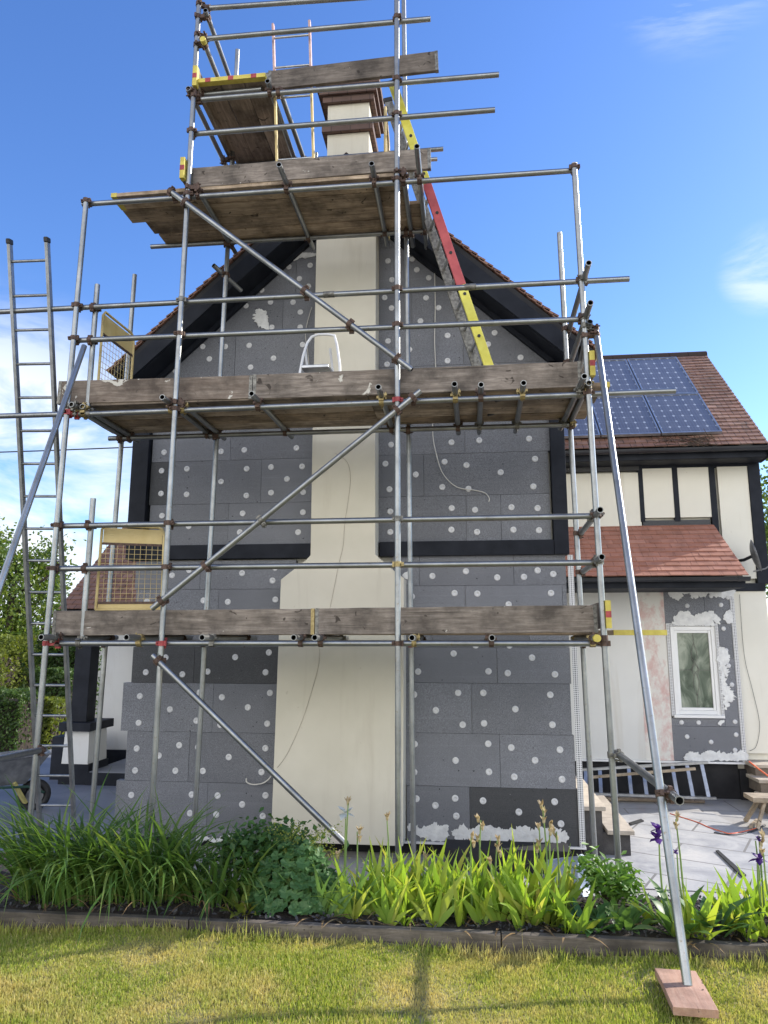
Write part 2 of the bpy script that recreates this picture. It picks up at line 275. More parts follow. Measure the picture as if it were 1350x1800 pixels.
# ------------------------------------------------------------------ mesh builder
TAKEN = {}
class MB:
    def __init__(s): s.v = []; s.f = []; s.mi = []; s.sm = []; s.uv = {}
    def add(s, vs, fs, mi=0, sm=False, uvs=None):
        o = len(s.v); s.v += [tuple(v) for v in vs]
        for k, f in enumerate(fs):
            if uvs: s.uv[len(s.f)] = uvs[k]
            s.f.append([o+i for i in f]); s.mi.append(mi); s.sm.append(sm)
        return s
    def box(s, a, b, mi=0):
        x0,y0,z0 = a; x1,y1,z1 = b
        return s.add([(x0,y0,z0),(x1,y0,z0),(x1,y1,z0),(x0,y1,z0),(x0,y0,z1),(x1,y0,z1),(x1,y1,z1),(x0,y1,z1)],
              [(0,3,2,1),(4,5,6,7),(0,1,5,4),(1,2,6,5),(2,3,7,6),(3,0,4,7)], mi)
    def hexa(s, p, mi=0):   # 8 points: 4 bottom, 4 top
        return s.add(p, [(0,3,2,1),(4,5,6,7),(0,1,5,4),(1,2,6,5),(2,3,7,6),(3,0,4,7)], mi)
    def bar(s, p0, p1, w, h, up=(0,0,1), mi=0):
        p0, p1 = Vector(p0), Vector(p1); d = (p1-p0).normalized(); u = Vector(up); u = (u-d*u.dot(d)).normalized(); r = d.cross(u)
        a = [p + r*(i*w/2) + u*(j*h/2) for p in (p0, p1) for i, j in ((-1,-1),(1,-1),(1,1),(-1,1))]
        return s.add(a, [(0,1,2,3),(7,6,5,4),(0,4,5,1),(1,5,6,2),(2,6,7,3),(3,7,4,0)], mi)
    def tube(s, p0, p1, r, n=14, hollow=0, mi=0, r1=None, mi_in=None):
        p0, p1 = Vector(p0), Vector(p1); d = (p1-p0).normalized(); r1 = r if r1 is None else r1
        u = d.orthogonal().normalized(); w = d.cross(u)
        def ring(p, rr): return [p + u*(rr*math.cos(2*math.pi*i/n)) + w*(rr*math.sin(2*math.pi*i/n)) for i in range(n)]
        q = lambda i, j: [(i*n+k, i*n+(k+1) % n, j*n+(k+1) % n, j*n+k) for k in range(n)]
        s.add(ring(p0, r)+ring(p1, r1), q(0, 1), mi, True)
        if hollow:
            for p, dd in ((p0, d), (p1, -d)):
                vs = ring(p, r)+ring(p, r-hollow)+ring(p+dd*.12, r-hollow)
                fl = [tuple(reversed(f)) if dd is d else f for f in q(0, 1)]
                s.add(vs[:2*n], fl, mi)
                s.add(vs[n:], [tuple(reversed(f)) if dd is d else f for f in q(0, 1)] + [tuple(range(n, 2*n))], mi if mi_in is None else mi_in, True)
        else:
            s.add(ring(p0, r), [tuple(reversed(range(n)))], mi); s.add(ring(p1, r1), [tuple(range(n))], mi)
        return s
    def path(s, pts, r, n=8, mi=0, closed=False):
        pts = [Vector(p) for p in pts]; k = len(pts); vs = []; u = None
        for i, p in enumerate(pts):
            a = pts[(i-1) % k] if (closed or i > 0) else p; b = pts[(i+1) % k] if (closed or i < k-1) else p
            d = (b-a).normalized()
            u = d.orthogonal().normalized() if u is None else (u-d*u.dot(d)).normalized()
            w = d.cross(u); rr = r[i] if isinstance(r, (list, tuple)) else r
            vs += [p + u*(rr*math.cos(2*math.pi*j/n)) + w*(rr*math.sin(2*math.pi*j/n)) for j in range(n)]
        fs = [(i*n+j, i*n+(j+1) % n, ((i+1) % k)*n+(j+1) % n, ((i+1) % k)*n+j) for i in range(k if closed else k-1) for j in range(n)]
        s.add(vs, fs, mi, True)
        if not closed: s.add(vs[:n], [tuple(reversed(range(n)))], mi); s.add(vs[-n:], [tuple(range(n))], mi)
        return s
    def prism(s, poly, off, mi=0, cap=True):   # poly: list of 3D points, extruded by off
        n = len(poly); off = Vector(off); a = [Vector(p) for p in poly]; b = [p+off for p in a]
        fs = [(i, (i+1) % n, n+(i+1) % n, n+i) for i in range(n)]
        fs += [tuple(reversed(range(n))), tuple(range(n, 2*n))]
        return s.add(a+b, fs, mi)
    def lathe(s, prof, axis0=(0,0,0), n=20, mi=0, d=(0,0,1)):
        d = Vector(d).normalized(); u = d.orthogonal().normalized(); w = d.cross(u); o = Vector(axis0)
        vs = [o + d*z + (u*math.cos(2*math.pi*j/n)+w*math.sin(2*math.pi*j/n))*r for r, z in prof for j in range(n)]
        return s.add(vs, [(i*n+j, i*n+(j+1) % n, (i+1)*n+(j+1) % n, (i+1)*n+j) for i in range(len(prof)-1) for j in range(n)], mi, True)
    def leaf(s, base, az, L, W, lean, curl, seg=5, mi=0, fold=.25, tip=1.0, mid=.35, twist=0):
        # an arching leaf: starts near upright, lean = start angle from vertical, curl = added over its length
        p = Vector(base); a = lean; dh = Vector((math.cos(az), math.sin(az), 0)); sd = Vector((-math.sin(az+twist), math.cos(az+twist), 0)); vs = []
        for i in range(seg+1):
            t = i/seg; w = W*.5*(min(1, .45+t/mid*.55) if t < mid else max(.02, 1-((t-mid)/(1-mid))**(1.6*tip)))
            nrm = dh*math.cos(a) - Vector((0,0,1))*math.sin(a)
            vs += [p - sd*w + nrm*(-fold*w), p + nrm*0, p + sd*w + nrm*(-fold*w)]
            p = p + (dh*math.sin(a) + Vector((0,0,1))*math.cos(a))*(L/seg); a += curl/seg
        fs = []
        for i in range(seg):
            k = 3*i; fs += [(k, k+1, k+4, k+3), (k+1, k+2, k+5, k+4)]
        return s.add(vs, fs, mi, True)
    def card(s, c, nrm, L, W, mi=0, roll=None):   # one small leaf blade
        nrm = Vector(nrm).normalized(); u = nrm.orthogonal().normalized(); w = nrm.cross(u)
        r = random.random()*6.283 if roll is None else roll; a = u*math.cos(r)+w*math.sin(r); b = nrm.cross(a); c = Vector(c)
        return s.add([c-a*L*.5, c-a*L*.1+b*W*.5+nrm*W*.12, c+a*L*.5, c-a*L*.1-b*W*.5+nrm*W*.12], [(0,1,2),(0,2,3)], mi, False)
    def build(s, name, mats, parent=None, origin=None, label=None, cat=None, group=None, kind=None, bevel=0):
        V = [Vector(v) for v in s.v]
        if origin is None:
            lo = [min(v[i] for v in V) for i in range(3)]; hi = [max(v[i] for v in V) for i in range(3)]
            origin = Vector(((lo[0]+hi[0])/2, (lo[1]+hi[1])/2, lo[2]))
        origin = Vector(origin)
        me = bpy.data.meshes.new(name); me.from_pydata([tuple(v-origin) for v in V], [], s.f)
        mats = mats if isinstance(mats, (list, tuple)) else [mats]
        for mt in mats: me.materials.append(M[mt])
        me.polygons.foreach_set('material_index', s.mi); me.polygons.foreach_set('use_smooth', s.sm)
        if s.uv:
            ul = me.uv_layers.new(name='UVMap')
            for pi, uv in s.uv.items():
                for k, li in enumerate(me.polygons[pi].loop_indices): ul.data[li].uv = uv[k]
        me.update()
        o = bpy.data.objects.new(name, me); COL.objects.link(o)
        place(o, origin, parent); tag(o, label, cat, group, kind)
        if bevel:
            bv = o.modifiers.new('soft_edges', 'BEVEL'); bv.width = bevel; bv.segments = 2; bv.limit_method = 'ANGLE'
        return o
WORLD = {}
def place(o, w, parent=None):
    w = Vector(w); WORLD[o.name] = w
    if parent is not None: o.parent = parent; o.location = w - WORLD[parent.name]
    else: o.location = w
def tag(o, label=None, cat=None, group=None, kind=None):
    for k, v in (('label', label), ('category', cat), ('group', group), ('kind', kind)):
        if v: o[k] = v
    return o
def empty(name, loc, label, cat, group=None):
    o = bpy.data.objects.new(name, None); COL.objects.link(o); o.empty_display_size = .2; place(o, loc); return tag(o, label, cat, group)
def local_board(name, p0, p1, wid, thk, wdir, mat, parent=None, bands=(), jag=True, blen=.055, **k):
    """a plank from p0 to p1 (centre line), its own axes: X along, Y across, Z through; end bands are children"""
    p0, p1 = Vector(p0), Vector(p1); d = (p1-p0).normalized(); w = Vector(wdir); w = (w-d*w.dot(d)).normalized(); n = d.cross(w)
    L = (p1-p0).length; bm = MB(); ns = max(4, int(L/.18)); vs = []; fs = []
    bow = random.uniform(-.003, .003)
    for i in range(ns+1):
        x = -L/2 + L*i/ns; q = 1-(2*i/ns-1)**2
        e1, e2 = ((random.uniform(-.0018,.0018), random.uniform(-.0018,.0018)) if jag else (0,0)); dz = bow*q
        for yy, zz in ((-wid/2+e1+.003,-thk/2),(-wid/2+e1,-thk/2+.003),(-wid/2+e1,thk/2-.003),(-wid/2+e1+.003,thk/2),(wid/2+e2-.003,thk/2),(wid/2+e2,thk/2-.003),(wid/2+e2,-thk/2+.003),(wid/2+e2-.003,-thk/2)): vs.append((x, yy, zz+dz))
    for i in range(ns): fs += [(i*8+j, (i+1)*8+j, (i+1)*8+(j+1) % 8, i*8+(j+1) % 8) for j in range(8)]
    fs += [tuple(range(8)), tuple(ns*8+j for j in reversed(range(8)))]
    bm.add(vs, fs); c = (p0+p1)/2
    o = bm.build(name, mat, None, (0,0,0), **k)
    mt = Matrix((d, w, n)).transposed().to_4x4(); mt.translation = c
    if parent is not None: o.parent = parent; mt.translation = c - WORLD[parent.name]
    o.matrix_local = mt; WORLD[o.name] = c
    for e, mm in bands:      # e = -1 or +1
        b2 = MB(); x = e*L/2; b2.box((min(x-e*blen, x+e*.002), -wid/2-.002, -thk/2-.002), (max(x-e*blen, x+e*.002), wid/2+.002, thk/2+.002))
        if mm == 'yellow': b2.box((min(x, x+e*.003), -wid*.12, -thk/2-.0025), (max(x, x+e*.004), wid*.12, thk/2+.0025), 1)
        q = b2.build('end_band', [mm, 'redp'], None, (0,0,0)); q.parent = o
    return o
# ------------------------------------------------------------------ light and sky
SUN_AZ, SUN_EL = R(64), R(30)      # azimuth from +Y (behind the gable) towards +X (right)
sd = Vector((math.sin(SUN_AZ)*math.cos(SUN_EL), math.cos(SUN_AZ)*math.cos(SUN_EL), math.sin(SUN_EL)))
sl = bpy.data.lights.new('sun', 'SUN'); sl.energy = 5.0; sl.angle = R(.53); sl.color = (1, .94, .85)
so = bpy.data.objects.new('sun', sl); COL.objects.link(so); so.rotation_euler = sd.to_track_quat('Z', 'Y').to_euler(); so.location = (8, 4, 14)
W = bpy.data.worlds.new('World'); scene.world = W; W.use_nodes = True; nt = W.node_tree; nt.nodes.clear()
wo = N(nt, 'ShaderNodeOutputWorld'); bg = N(nt, 'ShaderNodeBackground'); sky = N(nt, 'ShaderNodeTexSky')
sky.sky_type = 'NISHITA'; sky.sun_disc = False; sky.sun_elevation = SUN_EL; sky.sun_rotation = SUN_AZ
sky.air_density = 1.0; sky.dust_density = .35; sky.ozone_density = 3.0; sky.altitude = 50
hs = N(nt, 'ShaderNodeHueSaturation'); hs.inputs['Hue'].default_value = .512; hs.inputs['Saturation'].default_value = 1.2; hs.inputs['Value'].default_value = 1.5
bg.inputs[1].default_value = .135; nt.links.new(sky.outputs[0], hs.inputs['Color']); nt.links.new(hs.outputs[0], bg.inputs[0])
tc = N(nt, 'ShaderNodeTexCoord')
def vmask(px, py, inner, outer):
    d = ray(px, py).normalized(); n = N(nt, 'ShaderNodeVectorMath', operation='DOT_PRODUCT'); n.inputs[1].default_value = d
    nt.links.new(tc.outputs['Generated'], n.inputs[0]); r = N(nt, 'ShaderNodeMapRange', interpolation_type='SMOOTHSTEP')
    r.inputs[1].default_value = math.cos(R(outer)); r.inputs[2].default_value = math.cos(R(inner)); nt.links.new(n.outputs['Value'], r.inputs[0]); return r.outputs[0]
def mth(op, a, b):
    n = N(nt, 'ShaderNodeMath', operation=op, use_clamp=True)
    for i, v in enumerate((a, b)):
        if hasattr(v, 'links'): nt.links.new(v, n.inputs[i])
        else: n.inputs[i].default_value = v
    return n.outputs[0]
mp = N(nt, 'ShaderNodeMapping'); mp.inputs['Scale'].default_value = (1, 1, 2.6); nt.links.new(tc.outputs['Generated'], mp.inputs[0])
cn = noise(nt, mp.outputs[0], 5.2, 8, .58, .4); cn2 = noise(nt, mp.outputs[0], 3.1, 8, .62, 1.2)
big = mth('MULTIPLY', vmask(-40, 940, 7, 19), ramp(nt, cn, [(.34, (0,0,0)), (.55, (1,1,1))]))
wis = mth('MULTIPLY', mth('MAXIMUM', vmask(1348, 472, 1.0, 3.4), vmask(1230, -80, .5, 6)), ramp(nt, cn2, [(.43, (0,0,0)), (.61, (1,1,1))]))
cl = mth('MAXIMUM', big, mth('MULTIPLY', wis, .55))
bg2 = N(nt, 'ShaderNodeBackground'); bg2.inputs[0].default_value = (.86, .91, 1, 1); bg2.inputs[1].default_value = .95
mx = N(nt, 'ShaderNodeMixShader'); nt.links.new(cl, mx.inputs[0]); nt.links.new(bg.outputs[0], mx.inputs[1]); nt.links.new(bg2.outputs[0], mx.inputs[2])
# added unseen cloud glow behind the camera, fill light for the shaded gable
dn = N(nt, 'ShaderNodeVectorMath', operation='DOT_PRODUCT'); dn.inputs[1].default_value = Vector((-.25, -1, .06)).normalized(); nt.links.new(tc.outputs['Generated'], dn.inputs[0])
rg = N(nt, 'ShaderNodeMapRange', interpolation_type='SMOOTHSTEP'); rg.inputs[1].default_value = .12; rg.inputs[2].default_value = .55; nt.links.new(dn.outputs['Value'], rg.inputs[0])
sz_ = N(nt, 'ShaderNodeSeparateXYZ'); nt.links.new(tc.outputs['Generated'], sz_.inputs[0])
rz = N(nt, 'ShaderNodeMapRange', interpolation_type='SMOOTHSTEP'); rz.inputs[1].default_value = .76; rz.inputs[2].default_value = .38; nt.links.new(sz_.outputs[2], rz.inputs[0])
fill_glow = mth('MULTIPLY', mth('MULTIPLY', rg.outputs[0], rz.outputs[0]), ramp(nt, cn, [(.30, (.35,.35,.35)), (.55, (1,1,1))]))
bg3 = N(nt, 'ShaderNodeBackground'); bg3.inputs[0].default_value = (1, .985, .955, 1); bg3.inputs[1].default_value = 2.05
mx2 = N(nt, 'ShaderNodeMixShader'); nt.links.new(fill_glow, mx2.inputs[0]); nt.links.new(mx.outputs[0], mx2.inputs[1]); nt.links.new(bg3.outputs[0], mx2.inputs[2]); nt.links.new(mx2.outputs[0], wo.inputs[0])
scene.view_settings.view_transform = 'Standard'; scene.view_settings.look = 'None'; scene.view_settings.exposure = .5; scene.view_settings.gamma = 1
scene.render.engine = 'CYCLES'; scene.cycles.max_bounces = 6; scene.cycles.use_denoising = True

# ------------------------------------------------------------------ ground
GZ = -.30
b = MB(); b.add([(-150,-60,GZ-.03),(150,-60,GZ-.03),(150,200,GZ-.03),(-150,200,GZ-.03)], [(0,1,2,3)]); b.build('ground', 'earth', kind='structure', origin=(0,0,GZ-.03))
b = MB(); b.add([(-3.9,5.4,GZ),(9,5.4,GZ),(9,17,GZ),(-3.9,17,GZ)], [(0,1,2,3)]); b.build('patio', 'patio', kind='structure', origin=(0,0,GZ))
b = MB(); b.add([(-14,7.05,GZ),(-3.9,7.05,GZ),(-3.9,16.5,GZ),(-14,16.5,GZ)], [(0,1,2,3)]); b.build('driveway', 'drive', kind='structure', origin=(0,0,GZ))
b = MB(); b.add([(-14,5.4,GZ),(-3.9,5.4,GZ),(-3.9,7.05,GZ),(-14,7.05,GZ)], [(0,1,2,3)], uvs=[[(-14,5.4),(-3.9,5.4),(-3.9,7.05),(-14,7.05)]]); b.build('path', 'brickpave', kind='structure', origin=(0,0,GZ))
# lawn: gently uneven sheet
def lawn_z(x, y): return .018*math.sin(x*1.7+y*2.3)+.012*math.sin(x*4.1-y*3.3)-.02
b = MB(); nx, ny = 80, 44; vs = [(-6+12*i/nx, .2+4.44*j/ny, lawn_z(-6+12*i/nx, .2+4.44*j/ny)) for j in range(ny+1) for i in range(nx+1)]
b.add(vs, [(j*(nx+1)+i, j*(nx+1)+i+1, (j+1)*(nx+1)+i+1, (j+1)*(nx+1)+i) for j in range(ny) for i in range(nx)], 0, True); b.build('lawn', 'lawn', kind='structure', origin=(0,0,0))
def edge_y(x): return 4.645 + .008*x
def soil_z(t): k = max(0, min(1, (t-.62)/.38)); return .055-.375*k*k*(3-2*k)
# bed soil slopes from the edging down to the paving
b = MB(); nx, ny = 90, 16; vs = []
for j in range(ny+1):
    for i in range(nx+1):
        x = -6+12*i/nx; y = edge_y(x)+.02+1.12*j/ny; t = j/ny
        vs.append((x, y, soil_z(t)+random.uniform(-.014,.014)))
b.add(vs, [(j*(nx+1)+i, j*(nx+1)+i+1, (j+1)*(nx+1)+i+1, (j+1)*(nx+1)+i) for j in range(ny) for i in range(nx)], 0, True); b.build('flower_bed', 'soil', kind='structure', origin=(0,0,0))
b = MB()
for _ in range(5200):
    x = random.uniform(-3.2, 2.6); t = random.random(); y = edge_y(x)+.03+1.0*t
    b.card((x, y, soil_z(t*.9)+.008+random.uniform(0,.02)), (random.gauss(0,.6), random.gauss(0,.6), 1), random.uniform(.018,.05), random.uniform(.01,.024))
b.build('mulch', 'mulch', kind='stuff', label='dark slate and bark mulch chips between the plants of the border', cat='mulch')
# grass blades
def blades(n, x0, x1, y0, y1, h0, h1, name, label):
    x = rng.uniform(x0, x1, n); y = rng.uniform(y0, y1, n)
    # patchy cover
    keep = (np.sin(x*5.3+y*3.1)+np.sin(x*2.1-y*6.7)+np.sin(x*11.+y*9.))*.16+.72 > rng.random(n); x, y = x[keep], y[keep]; n = len(x)
    z = .018*np.sin(x*1.7+y*2.3)+.012*np.sin(x*4.1-y*3.3)-.022
    az = rng.uniform(0, 6.283, n); L = rng.uniform(h0, h1, n)*(1+.25*np.sin(x*3.7+y*2.9)); w = rng.uniform(.0016, .0034, n); ln = rng.normal(.0, .5, n); az2 = rng.uniform(0, 6.283, n)
    big = rng.random(n) < .012; L = np.where(big, L*1.8, L)
    P = np.zeros((n, 5, 3)); dx, dy = np.cos(az)*w, np.sin(az)*w
    tx, ty = np.cos(az2)*np.sin(ln)*L, np.sin(az2)*np.sin(ln)*L; tz = np.cos(ln)*L
    P[:,0] = np.stack([x-dx, y-dy, z], 1); P[:,1] = np.stack([x+dx, y+dy, z], 1)
    P[:,2] = np.stack([x+dx*.8+tx*.4, y+dy*.8+ty*.4, z+tz*.58], 1); P[:,3] = np.stack([x-dx*.8+tx*.4, y-dy*.8+ty*.4, z+tz*.58], 1); P[:,4] = np.stack([x+tx, y+ty, z+tz*.95], 1)
    me = bpy.data.meshes.new(name); me.vertices.add(n*5); me.vertices.foreach_set('co', P.reshape(-1).astype(np.float32))
    k = np.arange(n)*5; lo = np.stack([k, k+1, k+2, k+3, k+3, k+2, k+4], 1).reshape(-1)
    me.loops.add(n*7); me.loops.foreach_set('vertex_index', lo.astype(np.int32))
    me.polygons.add(n*2); st = np.stack([np.arange(n)*7, np.arange(n)*7+4], 1).reshape(-1); me.polygons.foreach_set('loop_start', st.astype(np.int32))
    me.update(calc_edges=True); me.validate(); me.materials.append(M['grass']); o = bpy.data.objects.new(name, me); COL.objects.link(o); tag(o, label, 'grass', None, 'stuff')
blades(330000, -3.5, 2.6, 3.15, 4.60, .012, .032, 'grass', 'short sun-dried yellow-green lawn grass in front of the border')
blades(3200, -3.5, 2.6, 4.50, 4.63, .045, .085, 'grass_tufts', 'longer uncut grass tufts along the foot of the timber edging')
# timber edging of the border, three lengths
for x0, x1, lab in ((-4.4, -1.75, 'timber border edging board half hidden by drooping strap leaves'), (-1.742, .136, 'timber border edging board in front of the red-flowered shrub'), (.144, 3.2, 'timber border edging board behind the raking pole and its red plank')):
    local_board('edging_board', (x0, edge_y(x0), -.03), (x1, edge_y(x1), -.03), .19, .05, (0,0,1), 'sleeper', label=lab, cat='edging board', group='edging boards of the border')

# ------------------------------------------------------------------ house
house = empty('house', (-1.3, 10, GZ), 'cream and black house clad in grey insulation boards, its gable behind the scaffold', 'house')
Wy, Wb = 7.45, 7.53
RX, RZ, SL = -1.272, 7.016, .917       # ridge, roof pitch
def roof_z(x): return RZ - SL*abs(x-RX)
b = MB(); XL, XR = -3.50, .96
b.prism([(XL, 7.532, GZ), (XR, 7.532, GZ), (XR, 7.532, roof_z(XR)-.36), (RX, 7.532, RZ-.36), (XL, 7.532, roof_z(XL)-.36)], (0, 5.4, 0))
b.build('wall', 'cream', house)
b = MB(); b.box((-3.64, 7.50, GZ), (1.0, 7.531, -.172)); b.build('plinth', 'void', house)
# insulation boards
def clip(poly, a, bb, c):   # keep a*x+b*z<=c
    out = []
    for i, p in enumerate(poly):
        q = poly[(i+1) % len(poly)]; dp = a*p[0]+bb*p[1]-c; dq = a*q[0]+bb*q[1]-c
        if dp <= 0: out.append(p)
        if dp*dq < 0: t = dp/(dp-dq); out.append((p[0]+(q[0]-p[0])*t, p[1]+(q[1]-p[1])*t))
    return out
BOARDS = []
def ins(px0, px1, py0, py1, mat='eps', gable=False):
    """one insulation board from its picture box (on the wall plane)"""
    cx, cy = (px0+px1)/2, (py0+py1)/2
    x0, x1 = onY(px0, cy, Wy).x, onY(px1, cy, Wy).x; z0, z1 = onY(cx, py1, Wy).z, onY(cx, py0, Wy).z
    return ins_w(x0, x1, z0, z1, mat, gable)
def ins_w(x0, x1, z0, z1, mat='eps', gable=False):
    g = .0016; poly = [(x0+g, z0+g), (x1-g, z0+g), (x1-g, z1-g), (x0+g, z1-g)]
    if gable:
        c0 = RZ-.345
        poly = clip(poly, -SL*1.0, 1, c0-SL*RX); poly = clip(poly, SL, 1, c0+SL*RX)
    if len(poly) < 3: return None
    d = random.uniform(0, .004); bm = MB(); bm.prism([(x, Wy+d, z) for x, z in poly], (0, .08, 0))
    o = bm.build('insulation_board', mat, house); BOARDS.append((o, poly, Wy+d)); return o
zy = lambda x, y: onY(x, y, Wy).z
# ground storey, right of the chimney: rows set from the picture, joints in px
CHR, CHL = 690, 500
rowsR = [(976, 1029, [(690,737),(737,903),(903,995)]), (1029, 1083, [(700,818),(818,989),(989,997)]), (1083, 1138, [(700,760),(760,930),(930,1000)]), (1138, 1201, [(700,874),(874,1003)]),
         (1201, 1290, [(700,829),(829,1004)]), (1290, 1384, [(700,879),(879,1011)])]
for y0, y1, js in rowsR:
    z1, z0 = zy(850, y0), zy(850, y1)
    for a, c in js: ins_w(onY(a, (y0+y1)/2, Wy).x, onY(c, (y0+y1)/2, Wy).x, z0, z1)
z1, z0 = zy(850, 1384), zy(850, 1483)
ins_w(-.66, onY(826, 1430, Wy).x, z0, z1); ins_w(onY(826, 1430, Wy).x, 1.012, z0, z1, 'epsdark')
rowsL = [(986, 1036, [(238,352),(352,520)], 'eps'), (1036, 1082, [(238,384),(384,500)], 'eps'), (1082, 1137, [(238,340),(340,500)], 'eps'), (1137, 1201, [(232,341),(341,500)], 'epsdark'), (1201, 1287, [(214,374),(374,500)], 'eps'),
         (1287, 1375, [(221,332),(332,500)], 'eps'), (1375, 1453, [(202,364),(364,500)], 'eps'), (1453, 1474, [(202,420),(420,500)], 'eps')]
for y0, y1, js, mt in rowsL:
    z1, z0 = zy(350, y0), zy(350, y1)
    for a, c in js: ins_w(onY(a, (y0+y1)/2, Wy).x, onY(c, (y0+y1)/2, Wy).x, z0, z1, mt)
# upper storey
for y0, y1, js in [(752, 797, [(650,817),(817,968)]), (797, 871, [(650,745),(745,965)]), (871, 953, [(650,820),(820,881),(881,968)])]:
    z1, z0 = zy(800, y0), zy(800, y1)
    for a, c in js: ins_w(onY(a, (y0+y1)/2, Wy).x, min(.853, onY(c, (y0+y1)/2, Wy).x), z0, z1)
for y0, y1, js in [(768, 809, [(268,405),(405,560)]), (809, 885, [(264,300),(300,459),(459,560)]), (885, 961, [(262,401),(401,560)])]:
    z1, z0 = zy(400, y0), zy(400, y1)
    for k, (a, c) in enumerate(js): ins_w(onY(a, (y0+y1)/2, Wy).x, onY(c, (y0+y1)/2, Wy).x, z0, z1, 'epsdark' if a in (264,) else 'eps')
# gable
zR = [zy(800, 752), zy(800, 700), zy(800, 641), zy(800, 573), zy(800, 503)]; zR += [zR[-1]+.5, zR[-1]+1.0]
jR = [[-.95, .1, .96], [-.95, .35, .96], [-.95, onY(814, 610, Wy).x, .96], [-.95, onY(724, 540, Wy).x, .6], [-.95, 0, .4], [-.95, .2]]
for k in range(6):
    for a, c in zip(jR[k], jR[k][1:]): ins_w(a, c, zR[k], zR[k+1], gable=True)
zL = [zy(400, 768), zy(400, 722), zy(400, 663), zy(400, 592), zy(400, 530)]; zL += [zL[-1]+.46, zL[-1]+.96]
jL = [[-3.5, -2.5, -1.6], [-3.5, -2.7, -1.6], [-3.6, onY(413, 630, Wy).x, -1.6], [-3.3, onY(497, 560, Wy).x, -1.6], [-2.6, -1.9, -1.6], [-2.3, -1.6]]
for k in range(6):
    for a, c in zip(jL[k], jL[k][1:]): ins_w(a, c, zL[k], zL[k+1], gable=True)
# round fixing discs, each under the board it fixes
def zm(lst, s, ox, oy): return [(ox+x/s, oy+y/s) for x, y in lst]
D = zm([(440,183),(206,302),(670,300),(957,210),(797,312),(1108,320),(585,130),(808,130),(180,453),(470,442),(323,557),(500,652),(636,442),(1077,455),(847,549),(641,643),(1091,652),(183,780),(668,778),(453,888),(673,963),(180,965),(820,803),(1141,817),(977,887),(840,996),(1155,1012),(195,1140),(450,1137),(320,1184),(458,1254),(634,1154),(1106,1160),(870,1228),(1148,1306)], 3.75, 680, 1100)
D += zm([(237,345),(385,235),(508,360),(900,233),(1150,198),(1125,345),(695,340),(193,522),(184,720),(416,620),(635,495),(612,704),(802,530),(1158,498),(994,605),(1138,726),(790,735),(170,910),(158,1073),(335,963),(485,886),(457,1075),(1124,908),(852,974),(1095,1085),(625,900),(660,1077),(130,1255),(578,1252),(770,1260),(1125,1258),(952,1325),(760,1400),(1105,1412),(565,1390)], 4.219, 200, 1100)
nlow = len(D)
D += zm([(90,428),(170,425),(288,408),(398,430),(492,428),(540,405),(595,418),(98,497),(248,485),(328,487),(587,485),(438,525),(205,112),(297,118),(525,110),(19,120),(22,198),(238,186),(320,192),(448,183),(540,186),(22,270),(237,262),(327,270),(455,262),(545,264)], 2, 675, 800)
D += zm([(5,830),(213,823),(290,835),(531,813),(112,868),(410,860),(237,755),(335,748),(510,742),(25,763),(100,640),(420,650)], 2, 675, 400)
D += zm([(568,55),(657,48),(777,93),(867,48),(953,42),(1062,40),(1009,84),(566,135),(656,138),(866,142),(953,132),(1066,130),(569,213),(853,205),(1065,201),(843,271),(1048,271),(663,250),(605,423),(665,405),(851,415),(958,441),(967,396),(516,515),(715,511),(801,516),(968,508)], 2, 0, 800)
D += zm([(577,790),(777,787),(859,782),(1042,775)], 2, 0, 400)
D += zm([(1165,672),(1297,662),(1230,745),(1286,793),(995,817),(915,870),(1050,892),(1190,892),(897,915),(1236,954),(1058,1049),(1235,1048),(627,1170),(768,1170),(916,1162),(668,1247),(925,1298),(1068,1242),(457,1322),(1250,1157)], 3.553, 180, 280)
D += zm([(78,280),(230,268),(258,335),(333,385),(103,397),(57,508),(316,510),(475,497),(100,573),(394,572),(281,655),(450,745),(744,728),(703,800),(78,780),(212,833),(450,903),(614,895),(72,925),(906,882)], 3.553, 660, 380)
rest = MB(); nd = 0
for px, py in D:
    p = onY(px, py, Wy); host = None
    for o, poly, yy in BOARDS:
        if all((poly[(i+1) % len(poly)][0]-a[0])*(p.z-a[1])-(poly[(i+1) % len(poly)][1]-a[1])*(p.x-a[0]) >= 0 for i, a in enumerate(poly)): host = (o, yy)
    if host is None: continue
    o, yy = host; bm = rest if nd >= 100 else MB(); rr = .0320
    prof = [(rr, .0), (rr, .003), (rr*.93, .0045), (rr*.35, .0045), (rr*.28, .002), (.0001, .002)]
    bm.lathe(prof, (p.x, yy-.0002, p.z), 18, 0, (0,-1,0))
    if nd < 100: bm.build('fixing_disc', 'disc', o, origin=(p.x, yy, p.z))
    nd += 1
rest.build('fixing_disc', 'disc', house, kind='stuff')
# thin patches of white basecoat, ragged outline
def patch(pts, Y, t=.004, jag=.012, name='plaster_patch', mat='basecoat', px=True, sub=7):
    P = [onY(x, y, Y) for x, y in pts] if px else [Vector(p) for p in pts]; out = []
    w_ = [0.0]; st_ = 0
    for i, p in enumerate(P):
        q = P[(i+1) % len(P)]; d = q-p; nn = max(3, min(40, int(d.length/.009)))
        nr = Vector((-d.z, 0, d.x)).normalized()
        for k in range(nn):
            w_[0] = w_[0]*.72+random.gauss(0, jag*.55); e_ = math.sin(math.pi*k/nn)
            spur = random.gauss(0, jag*1.2) if random.random() < .12 else 0
            out.append(p + d*(k/nn) + nr*(w_[0]+spur+.012*e_))
    bm = MB(); bm.prism(out, (0, -t*1.6, 0)); return bm.build(name, mat, house)
patch([(718,1460),(722,1448),(740,1458),(760,1450),(775,1455),(788,1452),(788,1470),(770,1476),(745,1472)], Wy-.001, .005)
